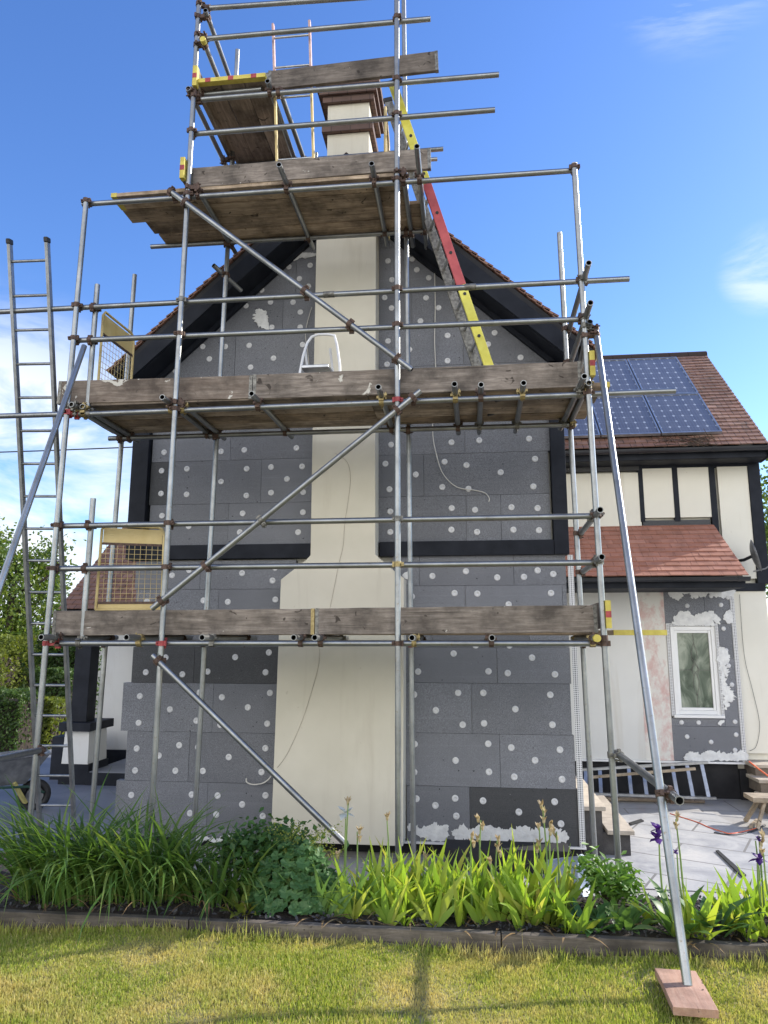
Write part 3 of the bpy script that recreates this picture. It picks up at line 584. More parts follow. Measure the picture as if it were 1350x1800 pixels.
patch([(794,1462),(800,1455),(830,1455),(850,1452),(880,1458),(905,1456),(925,1452),(940,1458),(960,1454),(990,1456),(998,1465),(996,1478),(960,1477),(930,1481),(900,1478),(860,1478),(830,1472),(805,1478)], Wy-.0012, .005)
patch([(455,543),(470,552),(472,568),(463,575),(450,570),(446,556)], Wy-.001, .005, .018)
patch([(497,458),(525,447),(552,446),(556,450),(530,452),(500,462)], Wy-.001, .006, .006)
patch([(300,1472),(330,1468),(380,1473),(420,1468),(440,1476),(300,1478)], Wy-.001, .005)
patch([(707,1013),(714,1006),(722,1010),(718,1018)], Wy-.001, .004, .004)
# angle bead down the right corner, and foot bead
def bead(x, y, z0, z1, w=.045, par=None, vert=True, x1=None):
    bm = MB()
    if vert:
        bm.box((x-.004, y-.006, z0), (x+w, y-.001, z1)); L = z1-z0
        bm.add([(x, y-.0075, z0), (x+w-.004, y-.0075, z0), (x+w-.004, y-.0075, z1), (x, y-.0075, z1)], [(0,1,2,3)], 1, uvs=[[(0,0),(2,0),(2,L/.02),(0,L/.02)]])
    else:
        bm.box((x, y-.006, z0), (x1, y-.001, z0+w)); L = x1-x
        bm.add([(x, y-.0075, z0+.003), (x1, y-.0075, z0+.003), (x1, y-.0075, z0+w-.003), (x, y-.0075, z0+w-.003)], [(0,1,2,3)], 1, uvs=[[(0,0),(L/.02,0),(L/.02,1.5),(0,1.5)]])
    return bm.build('corner_bead', ['upvc', 'bead'], par or house)
bead(.985, 7.44, -.172, 2.60, .05)
b = MB(); b.box((-.70, 7.425, -.19), (1.04, 7.56, -.172)); b.build('base_bead', 'upvc', house)
b = MB(); b.box((1.014, 7.446, -.17), (1.035, 7.60, 2.6)); b.build('insulation_edge', 'eps', house)
# black boards
b = MB(); b.box((-3.70, 7.395, 2.60), (-3.508, 7.56, 4.66)); b.build('corner_board', 'black', house, bevel=.004)
b = MB(); b.box((.852, 7.395, 2.606), (.998, 7.56, 4.66)); b.build('corner_board', 'black', house, bevel=.004)
b = MB(); b.box((-3.507, 7.405, 2.60), (-1.63, 7.56, 2.752)); b.box((-.93, 7.405, 2.606), (.851, 7.56, 2.757)); b.build('beam', 'black', house, bevel=.003)
# chimney: tapering base, shoulders, shaft, stack with brick bands
ch = MB(); cy0, cy1 = 7.19, 7.56
ch.prism([(-1.945,cy0,-.155),(-.672,cy0,-.155),(-.655,cy0,2.36),(-.75,cy0,2.43),(-.945,cy0,2.60),(-.95,cy0,3.92),(-.95,cy0,6.6),(-1.614,cy0,6.6),(-1.616,cy0,3.9),(-1.612,cy0,2.60),(-1.66,cy0,2.55),(-1.83,cy0,2.42),(-1.915,cy0,2.355)], (0, cy1-cy0, 0))
chim = ch.build('chimney', 'chimney', house, bevel=.006)
b = MB(); b.prism([(-1.605,7.20,6.6),(-.955,7.20,6.6),(-1.03,7.31,6.95),(-1.54,7.31,6.95)], (0, .55, 0)); b.box((-1.535,7.30,6.95), (-1.05,7.86,7.87)); b.build('chimney_stack', 'chimney', chim, bevel=.006)
def brick_band(x0, y0, z0, x1, y1, z1, name='brick_band'):
    bm = MB(); L, D_ = x1-x0, y1-y0; h = z1-z0
    p = [(x0,y0),(x1,y0),(x1,y1),(x0,y1)]; u = 0
    for i in range(4):
        a, c = p[i], p[(i+1) % 4]; l = L if i % 2 == 0 else D_
        bm.add([(a[0],a[1],z0),(c[0],c[1],z0),(c[0],c[1],z1),(a[0],a[1],z1)], [(0,1,2,3)], uvs=[[(u,0),(u+l,0),(u+l,h),(u,h)]]); u += l
    for z, fl in ((z0, True), (z1, False)):
        q = [(a, c, z) for a, c in p]; q = q[::-1] if fl else q
        bm.add(q, [(0,1,2,3)], uvs=[[(0,0),(L,0),(L,D_),(0,D_)]])
    return bm.build(name, 'brick', chim)
brick_band(-1.59, 7.245, 7.47, -1.0, 7.92, 7.56); brick_band(-1.585, 7.25, 7.85, -.99, 7.91, 7.93); brick_band(-1.62, 7.215, 7.93, -.955, 7.945, 8.01); brick_band(-1.655, 7.18, 8.01, -.92, 7.98, 8.10)
b = MB(); b.box((-1.6, 7.25, 8.10), (-.98, 7.92, 8.15)); b.build('chimney_cap', 'brick', chim)
# tiled roofs: overlapping courses
def tiles(name, org, u, v, ulen, vlen, parent, mat, gauge=.105, u0f=None, u1f=None, th=.014, extra=None):
    org, u, v = Vector(org), Vector(u).normalized(), Vector(v).normalized(); n = u.cross(v)
    if n.z < 0: n = -n
    bm = MB(); k = int(vlen/gauge)+1
    for i in range(k):
        a0 = u0f(i*gauge) if u0f else 0; a1 = u1f(i*gauge) if u1f else ulen
        if a1-a0 < .05: continue
        st = 16 if ulen > 1.5 else 8; step = .16
        us = [a0]; q = (math.floor(a0/step)+1+(.5 if i % 2 else 0))*step
        while q < a1-.02: us.append(q); q += step
        us.append(a1)
        for c, d in zip(us, us[1:]):
            l1, l2 = random.uniform(-.003,.003), random.uniform(.0, .006); x1 = i*gauge+l1; x2 = min(vlen+.02, x1+gauge*1.5)
            P = lambda uu, vv, hh: org+u*uu+v*vv+n*hh
            pts = [P(c+.001,x1,.012+l2), P(d-.001,x1,.012+l2), P(d-.001,x2,.002), P(c+.001,x2,.002), P(c+.001,x1,.012+th+l2), P(d-.001,x1,.012+th+l2), P(d-.001,x2,.002+th*.6), P(c+.001,x2,.002+th*.6)]
            ua = (c+d)/2; rr = i*gauge+gauge*.5
            uv = [(c+.01, rr-.03), (d-.01, rr-.03), (d-.01, rr+.03), (c+.01, rr+.03)]
            bm.add(pts, [(0,3,2,1),(4,5,6,7),(0,1,5,4),(1,2,6,5),(2,3,7,6),(3,0,4,7)], 0, False, [uv]*6)
    return bm.build(name, mat, parent)
cs = math.cos(math.atan(SL)); Y0, Y1 = 7.075, 13.4
LEN = 2.62/cs
ridge_b = Vector((RX, Y0, RZ))
roof = MB(); e = 2.55
for sgn in (-1, 1):
    x = RX+sgn*e; roof.prism([(RX, Y0+.02, RZ-.035), (x, Y0+.02, RZ-.035-SL*e), (x, Y0+.02, RZ-.10-SL*e), (RX, Y0+.02, RZ-.10)], (0, Y1-Y0, 0))
roof = roof.build('roof', 'void', house)
tiles('roof_tiles', (RX-2.60, Y0, RZ-.022-SL*2.60), (0,1,0), (1,0,SL), 2.4, LEN, roof, 'tile', .11, None, None, .032)
tiles('roof_tiles', (RX+2.60, Y0, RZ-.022-SL*2.60), (0,1,0), (-1,0,SL), 2.4, LEN, roof, 'tile', .11, None, None, .032)
b = MB()
for k in range(9): b.prism([(RX-.11, Y0+k*.3, RZ-.05), (RX, Y0+k*.3, RZ+.05), (RX+.11, Y0+k*.3, RZ-.05)], (0, .295, 0))
b.build('ridge_tiles', 'tile', roof)
for sgn, e2 in ((-1, 2.36), (1, 2.40)):
    b = MB(); x = RX+sgn*e2; zt, zb = .105, .345
    b.prism([(RX, 7.085, RZ-zt), (x, 7.085, RZ-zt-SL*e2), (x, 7.085, RZ-zb-SL*e2+.02), (RX, 7.085, RZ-zb)], (0, .03, 0))
    bg_ = b.build('bargeboard', 'black', house, bevel=.003)
    b = MB(); b.prism([(RX, 7.116, RZ-zb+.03), (x, 7.116, RZ-zb+.03-SL*e2), (x, 7.116, RZ-zb-SL*e2+.012), (RX, 7.116, RZ-zb+.012)], (0, .43, 0)); b.build('soffit', 'black', house)
    b = MB(); b.bar((RX+sgn*.3, 7.42, RZ-zb-.02-SL*.3), (x, 7.42, RZ-zb-.02-SL*e2), .05, .05); b.build('verge_batten', 'black', house)

# gutter along the left eave of the gable roof, seen end-on
b = MB(); gx_, gz_ = RX-2.66, RZ-SL*2.60-.06; pr = [(gx_-.06*math.cos(math.pi*i/8), gz_-.06*math.sin(math.pi*i/8)) for i in range(9)]
b.prism([(x, 7.2, z) for x, z in pr], (0, 3.0, 0)); b.build('gutter', 'gutter', house)
# ------------------------------------------------------------------ cross wing behind (same house)
WY = 10.45
b = MB(); b.box((-4.62, 11.95, GZ), (-3.62, 13.9, 4.42)); b.build('wing_wall', 'cream', house)
b = MB(); b.box((4.00, 13.91, GZ), (4.01, 13.92, GZ+.01))
b = MB(); b.box((1.0, WY+.06, GZ), (4.03, 13.9, 4.42)); b.build('wing_wall', 'cream', house); b = MB()
b.prism([(4.03, WY+.06, 4.42), (4.03, 13.9, 4.42), (4.03, 12.2, 6.2)], (-.2, 0, 0)); b.build('wing_gable', 'cream', house)
def wbox(name, px0, py0, px1, py1, mat, d0=.0, d1=.07, par=None, bev=0):
    a, c = onY(px0, py1, WY), onY(px1, py0, WY); bm = MB(); bm.box((a.x, WY-d0, a.z), (c.x, WY+d1, c.z)); return bm.build(name, mat, par or house, bevel=bev)
wbox('wing_panel', 985, 831, 1122, 928, 'cream', .016, .06, None, .004)
wbox('insulation_strip', 985, 818, 1122, 831, 'epsdark', .03)
wbox('wing_panel', 1131, 815, 1182, 911, 'cream', .014, .06, None, .005); wbox('wing_panel', 1192.5, 814, 1246, 910, 'cream', .014, .06, None, .005)
a = onY(1259, 813, WY); c = onY(1327, 1017, WY)
b = MB(); b.box((a.x, WY-.012, c.z), (3.90, WY+.06, a.z)); b.build('wing_panel', 'cream', house)
for p0, p1 in ((1122.5, 1130.5), (1182.5, 1192), (1247, 1258)):
    q0, q1 = onY(p0, 860, WY).x, onY(p1, 860, WY).x; b = MB(); b.box((q0, WY-.020, 3.2 if p0 > 1240 else 3.40), (q1, WY+.06, 4.22)); b.build('timber_post', 'black', house)
b = MB(); b.box((3.905, WY-.03, 2.52), (4.06, WY+.1, 4.22)); b.build('corner_board', 'black', house, bevel=.003)
b = MB(); b.box((1.0, WY-.028, 4.17), (3.904, WY+.06, 4.30)); b.build('timber_beam', 'black', house)
a = onY(1130, 918, WY); b = MB(); b.box((a.x, WY-.008, 3.30), (3.35, WY+.06, 3.42)); b.build('rough_strip', 'epsdark', house)
# roof of the wing
EV = Vector((4.04, 10.0, 4.36)); RG = Vector((4.04, 12.19, 6.54)); wv = (RG-EV).normalized(); wl = (RG-EV).length
wn = Vector((0, -wv.z, wv.y)).normalized()
if wn.z < 0: wn = -wn
b = MB()
b.prism([(4.02, EV.y+.03, EV.z-.02), (4.02, RG.y, RG.z-.03), (4.02, 14.38, EV.z-.02), (4.02, 14.3, EV.z-.12), (4.02, RG.y, RG.z-.14), (4.02, EV.y+.1, EV.z-.12)], (-8.9, 0, 0)); wroof = b.build('wing_roof', 'void', house)
tiles('roof_tiles', (.4, EV.y, EV.z), (1,0,0), wv, 3.64, wl, wroof, 'tile', .108); tiles('roof_tiles', (-4.90, EV.y, EV.z), (1,0,0), wv, 1.2, wl, wroof, 'tile', .108)
b = MB()
for k in range(12): b.tube((4.05-k*.31, RG.y, RG.z-.03), (3.745-k*.31, RG.y, RG.z-.03), .085, 12)
b.build('ridge_tiles', 'tile', wroof); b = MB()
for k in range(3): b.tube((-4.9+k*.31, RG.y, RG.z-.03), (-4.595+k*.31, RG.y, RG.z-.03), .085, 12)
b.build('ridge_tiles', 'tile', wroof)
b = MB(); b.box((.99, 10.06, 4.21), (4.03, 10.085, 4.345)); b.box((.99, 10.086, 4.205), (4.03, WY, 4.225)); b.build('fascia', 'black', house)
b = MB(); b.prism([(4.035, 10.0, 4.34), (4.035, 12.19, 6.50), (4.035, 12.19, 6.32), (4.035, 10.35, 4.19), (4.035, 10.02, 4.20)], (.025, 0, 0)); b.build('bargeboard', 'black', house)
def gutter(x0, x1, y, z, name='gutter'):
    bm = MB(); n = 8; pr = [(y-.055*math.cos(math.pi*i/n), z-.055*math.sin(math.pi*i/n)) for i in range(n+1)]
    pr2 = [(y-.049*math.cos(math.pi*i/n), z-.049*math.sin(math.pi*i/n)) for i in range(n, -1, -1)]
    P = pr+pr2; bm.prism([(x0, a, c) for a, c in P], (x1-x0, 0, 0))
    k = x0+.4
    while k < x1-.1: bm.prism([(k, a+(a-y)*.12, z+(c-z)*1.12+.004) for a, c in pr], (.05, 0, 0)); k += .95
    bm.prism([(x1, a, c) for a, c in pr], (.008, 0, 0)); return bm.build(name, 'gutter', house)
gutter(.99, 4.06, 9.985, 4.335); gutter(-4.93, -3.75, 9.985, 4.335)
b = MB(); b.box((-4.88, 10.05, 4.19), (-3.7, 10.085, 4.345)); b.prism([(-4.9, 10.0, 4.34), (-4.9, 12.19, 6.5), (-4.9, 12.19, 6.3), (-4.9, 10.3, 4.16)], (.03,0,0)); b.build('fascia', 'black', house)
# lean-to roof over the right ground floor
PE = Vector((3.42, 9.45, 2.538)); PT = Vector((3.42, 10.44, 3.33)); pv = (PT-PE).normalized(); pl = (PT-PE).length
b = MB(); b.prism([(3.40, PE.y+.05, PE.z-.02), (3.40, PT.y, PT.z-.02), (3.40, PT.y, PE.z-.1), (3.40, PE.y+.1, PE.z-.1)], (-2.5, 0, 0)); pent = b.build('lean_to_roof', 'void', house)
tiles('roof_tiles', (.9, PE.y, PE.z), (1,0,0), pv, 2.53, pl, pent, 'tile2', .112, None, lambda v: 2.535-.04*v)
b = MB(); b.box((.99, 9.52, 2.41), (3.42, 9.54, 2.52)); b.box((.99, 9.541, 2.405), (3.42, WY, 2.42)); b.build('fascia', 'black', house)
b = MB(); b.box((3.42, WY-.03, 2.42), (4.0, WY+.06, 2.525)); b.build('timber_beam', 'black', house)
gutter(.99, 3.43, 9.435, 2.53)
# ground floor of the wing: basecoated insulation round a window
GY = 10.40
def gx(px, py): return onY(px, py, GY)
wl_, wr_, wt, wb_ = gx(1183,1180).x, gx(1263,1180).x, gx(1220,1101).z, gx(1220,1259).z
xa, xb, xc = 1.0, gx(1176,1200).x, gx(1296,1200).x; zt, zb = gx(1230,1036).z, gx(1230,1338).z
b = MB(); b.box((xa, GY, zb), (gx(1128,1200).x, WY+.055, zt)); b.build('wing_panel', 'white', house)
b = MB(); b.box((gx(1128,1200).x+.001, GY-.001, zb), (xb, WY+.055, zt)); b.build('stained_panel', 'pink', house, label='pink stained base coat panel')
def win_ins(x0, x1, z0, z1): bm = MB(); bm.box((x0+.002, GY+random.uniform(.002,.005), z0+.002), (x1-.002, WY+.055, z1-.002)); return bm.build('insulation_board', 'eps', house)
zm_ = [gx(1250, y).z for y in (1036, 1078, 1157, 1217, 1277, 1338)]
xm = gx(1238, 1060).x
win_ins(xb, xm, zm_[1]-.14, zm_[0]); win_ins(xm, xc, zm_[1]-.14, zm_[0])
for k in ((1, 2), (2, 3), (3, 4)): win_ins(wr_+.04, xc, zm_[k[1]], zm_[k[0]]-(.14 if k[0] == 1 else 0))
win_ins(xb, wr_+.04, zm_[4], wb_-.02); win_ins(xb, xc, zm_[5], zm_[4])
b = MB()
for px, py in zm([(818,618),(1040,612),(1086,563),(1057,768),(1073,912),(1090,1013),(1112,1138),(1105,1240),(780,1387),(893,1388),(1133,1383),(817,1481),(1140,1468),(975,1516),(1133,1570),(975,553)], 3.75, 990, 900):
    p = gx(px, py); b.lathe([(.03, 0), (.03, .004), (.012, .0045), (.0001, .002)], (p.x, GY+.002, p.z), 16, 0, (0,-1,0))
b.build('fixing_disc', 'disc', house, kind='stuff')
def gp(pts, jag=.012): return patch(zm(pts, 3.75, 990, 900), GY-.0005, .006, jag)
gp([(700,525),(1130,515),(1125,545),(1100,555),(1000,560),(960,545),(900,560),(850,570),(840,535),(780,530),(770,575),(740,580),(720,555),(700,545)])
gp([(725,720),(740,680),(800,660),(845,672),(860,690),(940,660),(990,655),(1030,700),(1035,740),(990,715),(985,748),(720,742)])
gp([(1060,690),(1085,655),(1112,665),(1118,720),(1095,740),(1070,715)]); gp([(1025,905),(1060,890),(1095,950),(1090,985),(1060,1010),(1085,1080),(1060,1090),(1100,1175),(1125,1190),(1090,1250),(1085,1290),(1060,1300),(1055,1200),(1030,1050)], .016)
gp([(805,1600),(850,1580),(900,1600),(950,1570),(1010,1580),(1080,1590),(1120,1600),(1150,1575),(1215,1590),(1222,1635),(805,1635)], .014); gp([(1020,1385),(1060,1370),(1050,1395),(1025,1400)], .006)
bead(gx(1291,1150).x, GY, zb, zt, .05); bead(wl_-.05, GY, wb_, wt+.03, .04); bead(wr_+.0, GY, wb_, wt+.03, .035); bead(wl_-.05, GY+.001, wt+.005, 0, .035, None, False, wr_+.03); bead(1.9, GY+.0005, zt-.035, 0, .03, None, False, 2.6)
b = MB(); b.box((1.02, GY-.03, zb-.025), (xc+.035, WY+.05, zb-.002)); b.build('base_bead', 'upvc', house)
b = MB(); b.box((xc+.05, WY-.006, gx(1330,1325).z), (4.0, WY+.06, 2.415)); b.build('wing_panel', 'cream', house)
b = MB(); b.box((1.0, WY+.03, GZ), (3.47, WY+.059, zb-.026)); b.box((3.471, WY-.02, GZ), (4.03, WY+.059, -.02+.1)); b.build('plinth', 'void', house)
win = MB(); d0, d1 = GY+.012, GY+.09
for a, c in (((wl_, wb_), (wl_+.055, wt)), ((wr_-.055, wb_), (wr_, wt)), ((wl_+.055, wt-.055), (wr_-.055, wt)), ((wl_+.055, wb_+.02), (wr_-.055, wb_+.075))): win.box((a[0], d0, a[1]), (c[0], d1, c[1]))
win = win.build('window', 'upvc', house, bevel=.004)
b = MB(); q = .055
for a, c in (((wl_+q, wb_+.075), (wl_+q+.035, wt-q)), ((wr_-q-.035, wb_+.075), (wr_-q, wt-q)), ((wl_+q+.035, wt-q-.035), (wr_-q-.035, wt-q)), ((wl_+q+.035, wb_+.075), (wr_-q-.035, wb_+.11))): b.box((a[0]+.001, d0+.012, a[1]+.001), (c[0]-.001, d1-.01, c[1]-.001))
b.build('sash', 'upvc', win, bevel=.003)
b = MB(); b.box((wl_-.03, GY-.035, wb_-.02), (wr_+.03, GY+.1, wb_+.018)); b.build('sill', 'upvc', win, bevel=.004)
gx0, gx1, gz0, gz1 = wl_+.09, wr_-.09, wb_+.11, wt-.09
b = MB(); b.box((gx0, d0+.035, gz0), (gx1, d0+.05, gz1)); b.build('pane', 'glass', win)
b = MB(); xm2, zm2 = (gx0+gx1)/2+.01, (gz0+gz1)/2; Hh = gz1-gz0
def lead(pts): b.path([(x, d0+.033, z) for x, z in pts], .0032, 5)
lead([(xm2, gz0), (xm2, zm2-.34)]); lead([(xm2, zm2+.36), (xm2, gz1)]); lead([(gx0, zm2), (xm2-.05, zm2)]); lead([(xm2+.05, zm2), (gx1, zm2)])
for s in (-1, 1):
    lead([(xm2, zm2+.36), (xm2+s*.035, zm2+.24), (xm2+s*.04, zm2+.16), (xm2-s*.02, zm2+.05), (xm2-s*.045, zm2), (xm2, zm2-.03), (xm2+s*.04, zm2-.14), (xm2+s*.03, zm2-.24), (xm2, zm2-.34)])
    lead([(xm2+s*.02, zm2+.08), (xm2+s*.05, zm2), (xm2+s*.02, zm2-.08)])
b.build('leading', 'steel', win)
# ------------------------------------------------------------------ left wing: porch with tiled roof, recessed wall
LE = Vector((-5.95, 10.0, onY(115, 1072, 10.0).z)); lv = Vector((0, .77, .64)).normalized()
b = MB(); b.prism([(-5.93, LE.y+.04, LE.z-.02), (-5.93, LE.y+2.0*lv.y, LE.z+2.0*lv.z-.02), (-5.93, LE.y+2.0*lv.y, LE.z-.08), (-5.93, LE.y+.1, LE.z-.08)], (2.3, 0, 0)); por = b.build('porch_roof', 'void', house)
tiles('roof_tiles', (-5.97, LE.y, LE.z), (1,0,0), lv, 2.4, 2.35, por, 'tile', .11)
gutter(-6.0, -3.65, LE.y-.02, LE.z-.01)
b = MB(); b.box((-5.96, LE.y+.04, LE.z-.16), (-3.62, LE.y+.07, LE.z-.03)); b.build('fascia', 'black', house)
b = MB(); b.box((-6.12, 11.7, GZ), (-3.61, 11.9, LE.z+.3)); b.build('porch_wall', 'white', house)
b = MB(); b.box((-6.12, 11.66, GZ), (-3.61, 11.699, -.02)); b.build('skirting', 'black', house)
b = MB(); b.box((-5.52, 10.3, GZ), (-3.62, 11.65, -.12)); b.build('porch_step', 'drive', house)
b = MB(); b.box((-5.521, 10.27, GZ), (-3.62, 10.299, -.13)); b.build('step_riser', 'black', house)
pz0, pz1 = -.02, onY(130, 1285, 10.3).z
b = MB(); xl, xr = onY(108, 1340, 10.3).x, onY(154, 1340, 10.3).x; xl2, xr2 = onY(112, 1285, 10.3).x, onY(155, 1285, 10.3).x
b.hexa([(xl,10.3,pz0),(xr,10.3,pz0),(xr,10.85,pz0),(xl,10.85,pz0),(xl2+.01,10.33,pz1),(xr2,10.33,pz1),(xr2,10.85,pz1),(xl2+.01,10.85,pz1)]); pil = b.build('porch_pillar', 'white', house)
b = MB(); b.box((xl-.02,10.28,GZ),(xr+.03,10.87,pz0-.001)); b.build('pillar_base', 'black', pil)
b = MB(); b.box((xl2-.05,10.24,pz1+.001),(xr2+.06,10.95,pz1+.12)); b.build('pillar_cap', 'black', pil, bevel=.006)
b = MB(); a = onY(130, 1260, 10.5).x; c = onY(158, 1260, 10.5).x; b.box((a,10.4,pz1+.121),(c,10.65,LE.z-.05)); b.build('porch_post', 'black', pil, bevel=.005)
b = MB(); a = onY(97, 1320, 10.7); b.box((a.x, 10.6, GZ), (xl-.03, 11.4, a.z+.22)); b.build('side_wall', 'black', house)
# ------------------------------------------------------------------ scaffold
OY, IY = 5.85, 6.85
TR = .0245
scaf = empty('scaffold', (-1.3, 6.35, GZ), 'galvanised tube scaffold of three lifts standing round the chimney gable', 'scaffold')
TUBES = []
def tube(name, p0, p1, caps=None, r=TR):
    p0, p1 = Vector(p0), Vector(p1); bm = MB(); bm.tube(p0, p1, r, 16, .0045, 0, None, 1); o = bm.build(name, ['tube', 'rubber'], scaf)
    TUBES.append((o, p0, p1)); return o
XS = {'a': (-3.555, -3.60, 5.86), 'b': (-2.535, -2.572, 8.6), 'c': (-.590, -.583, 8.7), 'd': (.975, 1.045, 5.855)}
# outer uprights (slightly out of plumb, like the real ones)
tube('upright', (-3.602, OY, GZ), (-3.545, OY, 5.865)); tube('upright', (-2.57, OY, GZ), (-2.53, OY, 8.65)); tube('upright', (-.583, OY, GZ), (-.585, OY, 8.75)); tube('upright', (1.05, OY, GZ), (.972, OY, 5.86))
# inner uprights
tube('upright', (-3.60, IY, GZ), (-3.525, IY, 5.62)); tube('upright', (-2.59, IY, GZ), (-2.50, IY, 5.96)); tube('upright', (-.545, IY, GZ), (-.61, IY, 9.0)); tube('upright', (1.03, IY, GZ), (.960, IY, 5.80))
# ledgers and rails of the outer face, inside the uprights
F = OY+.052
L = lambda n, a, b: tube(n, a, b)
L('ledger', (-3.50, F, 1.718), (1.06, F, 1.727)); L('ledger', (-3.50, F, 3.752), (1.70, F, 3.766)); L('ledger', (-4.9, F+.004, 3.768), (-3.505, F+.004, 3.760)); L('ledger', (-3.61, F, 5.845), (1.0, F, 5.828))
L('guard_rail', (-3.60, F, 2.733), (.99, F, 2.738)); L('guard_rail', (-3.60, F, 2.356), (.99, F, 2.361)); L('guard_rail', (-4.9, F, 4.79), (1.39, F, 4.774)); L('guard_rail', (-3.58, F, 4.464), (.97, F, 4.430))
L('guard_rail', (-2.545, F, 6.502), (.305, F, 6.493)); L('ledger', (-2.50, F, 6.868), (.35, F, 6.853)); L('guard_rail', (-2.47, F, 7.538), (-.27, F, 7.513)); L('guard_rail', (-2.46, F, 7.884), (-.25, F, 7.80))
# inner ledgers
G = IY-.052
L('ledger', (-3.335, G, 5.905), (-.30, G, 5.88)); L('ledger', (-3.66, G, 3.785), (1.01, G, 3.775)); L('ledger', (-3.66, G, 1.72), (1.07, G, 1.728))
# short gate posts on the left
tube('gate_post', (-3.43, F+.052, 3.80), (-3.428, F+.052, 5.035)); tube('gate_post', (-3.318, F+.052, 1.76), (-3.314, F+.052, 2.985))
# transoms under the decks, their ends poking out in front
def transom(px, py, Y0_, zc, y1, drop=0):
    p = onY(px, py, Y0_); tube('transom', (p.x, Y0_, zc), (p.x+random.uniform(-.02, .02), y1, zc-drop))
for px, y1 in ((72, 6.95), (222, 7.0), (355, 7.1), (516, 7.0), (553, 7.1), (724, 7.0), (865, 7.0), (1050, 7.0)): transom(px, 1123, 5.66, 1.768, y1)
for px, py, y1 in ((285,698,7.02),(442,693,7.05),(665,687,7.02),(799,682,7.1),(846,694,7.1),(921,691,7.1)):
    transom(px, py, 5.70 if py > 690 else 5.66, 3.812, y1)
tube('transom', (.93, 5.60, 3.812), (.915, 7.05, 3.812)); tube('transom', (.99, 5.76, 3.812), (.985, 7.0, 3.812)); tube('transom', (-3.50, 5.8, 3.812), (-3.53, 7.0, 3.812)); tube('transom', (-3.43, 5.86, 3.812), (-3.44, 7.0, 3.812)); tube('transom', (-2.50, 5.86, 3.81), (-2.51, 7.02, 3.81))
transom(490, 301, 5.62, 5.90, 7.02); transom(653, 316, 5.70, 5.90, 7.05); transom(733, 285, 5.52, 5.90, 7.15); tube('transom', (-2.46, 5.86, 5.9), (-2.47, 7.0, 5.9)); tube('transom', (-.53, 5.86, 5.9), (-.54, 7.1, 5.9))
# diagonal braces on the face
B = OY-.052
tube('brace', onY(297,334,B), onY(724,650,B)); tube('brace', onY(739,687,B), onY(267,1070,B)); tube('brace', onY(268,1152,B), onY(605,1481,B))
# raking poles to the ground and their short ties
tube('raking_pole', (1.085, 5.87, 4.32), (1.052, 4.165, .035)); tube('tie', (1.095, 5.97, .90), (1.118, 4.34, .885))
tube('raking_pole', (-3.42, 5.80, 4.36), (-3.46, 4.15, -.02)); tube('tie', (-3.56, 5.92, .845), (-3.47, 4.85, .89))
# return rails at the right end and the top left
for (a, ya), (c, yc), (x, y, z) in ():
    pass
def ret(p0, Y0_, p1, X):   # a tube running into the depth at X
    a = onY(*p0, Y0_); q = onX(*p1, a.x); tube('return_rail', a, (a.x, min(q.y, 7.25), a.z+(q.z-a.z)*(min(q.y, 7.25)-a.y)/max(.1, q.y-a.y)))
def ret2(px, py, Y0_, x, y1): a = onY(px, py, Y0_); tube('return_rail', (a.x, Y0_, a.z), (x, y1, a.z))
ret2(1035, 462, 5.58, 1.02, 7.1); ret2(1038, 532, 5.58, 1.02, 7.1); ret2(1055, 896, 5.60, 1.04, 7.05); ret2(1058, 979, 5.60, 1.04, 7.05)
tube('return_brace', (1.03, 5.80, 4.36), (1.01, 6.9, 4.0)); ret2(361, 18, 5.78, -2.50, 7.0); ret2(356, 68, 5.78, -2.50, 7.0)
tube('upright', (-2.50, IY, 6.0), (-2.485, IY, 8.28))
# tubes carrying the small top platform
tube('ledger', onY(357,167,5.97), onY(460,157,5.97)); tube('ledger', (-2.55, 7.02, 6.962), (-.2, 7.02, 6.97))
tube('transom', (-2.575, 5.8, 6.915), (-2.60, 7.15, 6.915)); tube('transom', (-1.80, 5.8, 6.915), (-1.82, 7.15, 6.915)); tube('transom', (-1.72, 5.95, 6.93), (-1.72, 7.2, 6.93))
tube('ledger', (-2.2, 7.95, 7.55), (-.3, 7.95, 7.53)); tube('upright', (-1.80, 7.9, 5.4), (-1.80, 7.9, 7.70))
tube('tie', (-2.60, 6.72, 5.60), (-2.42, 7.10, 5.50))

for p_ in (onY(1050, 1122, 5.652), onY(356, 68, 5.772)):
    b = MB(); b.tube(p_, p_+Vector((0, .05, 0)), TR+.004, 14); b.build('end_cap', 'yellow', scaf)
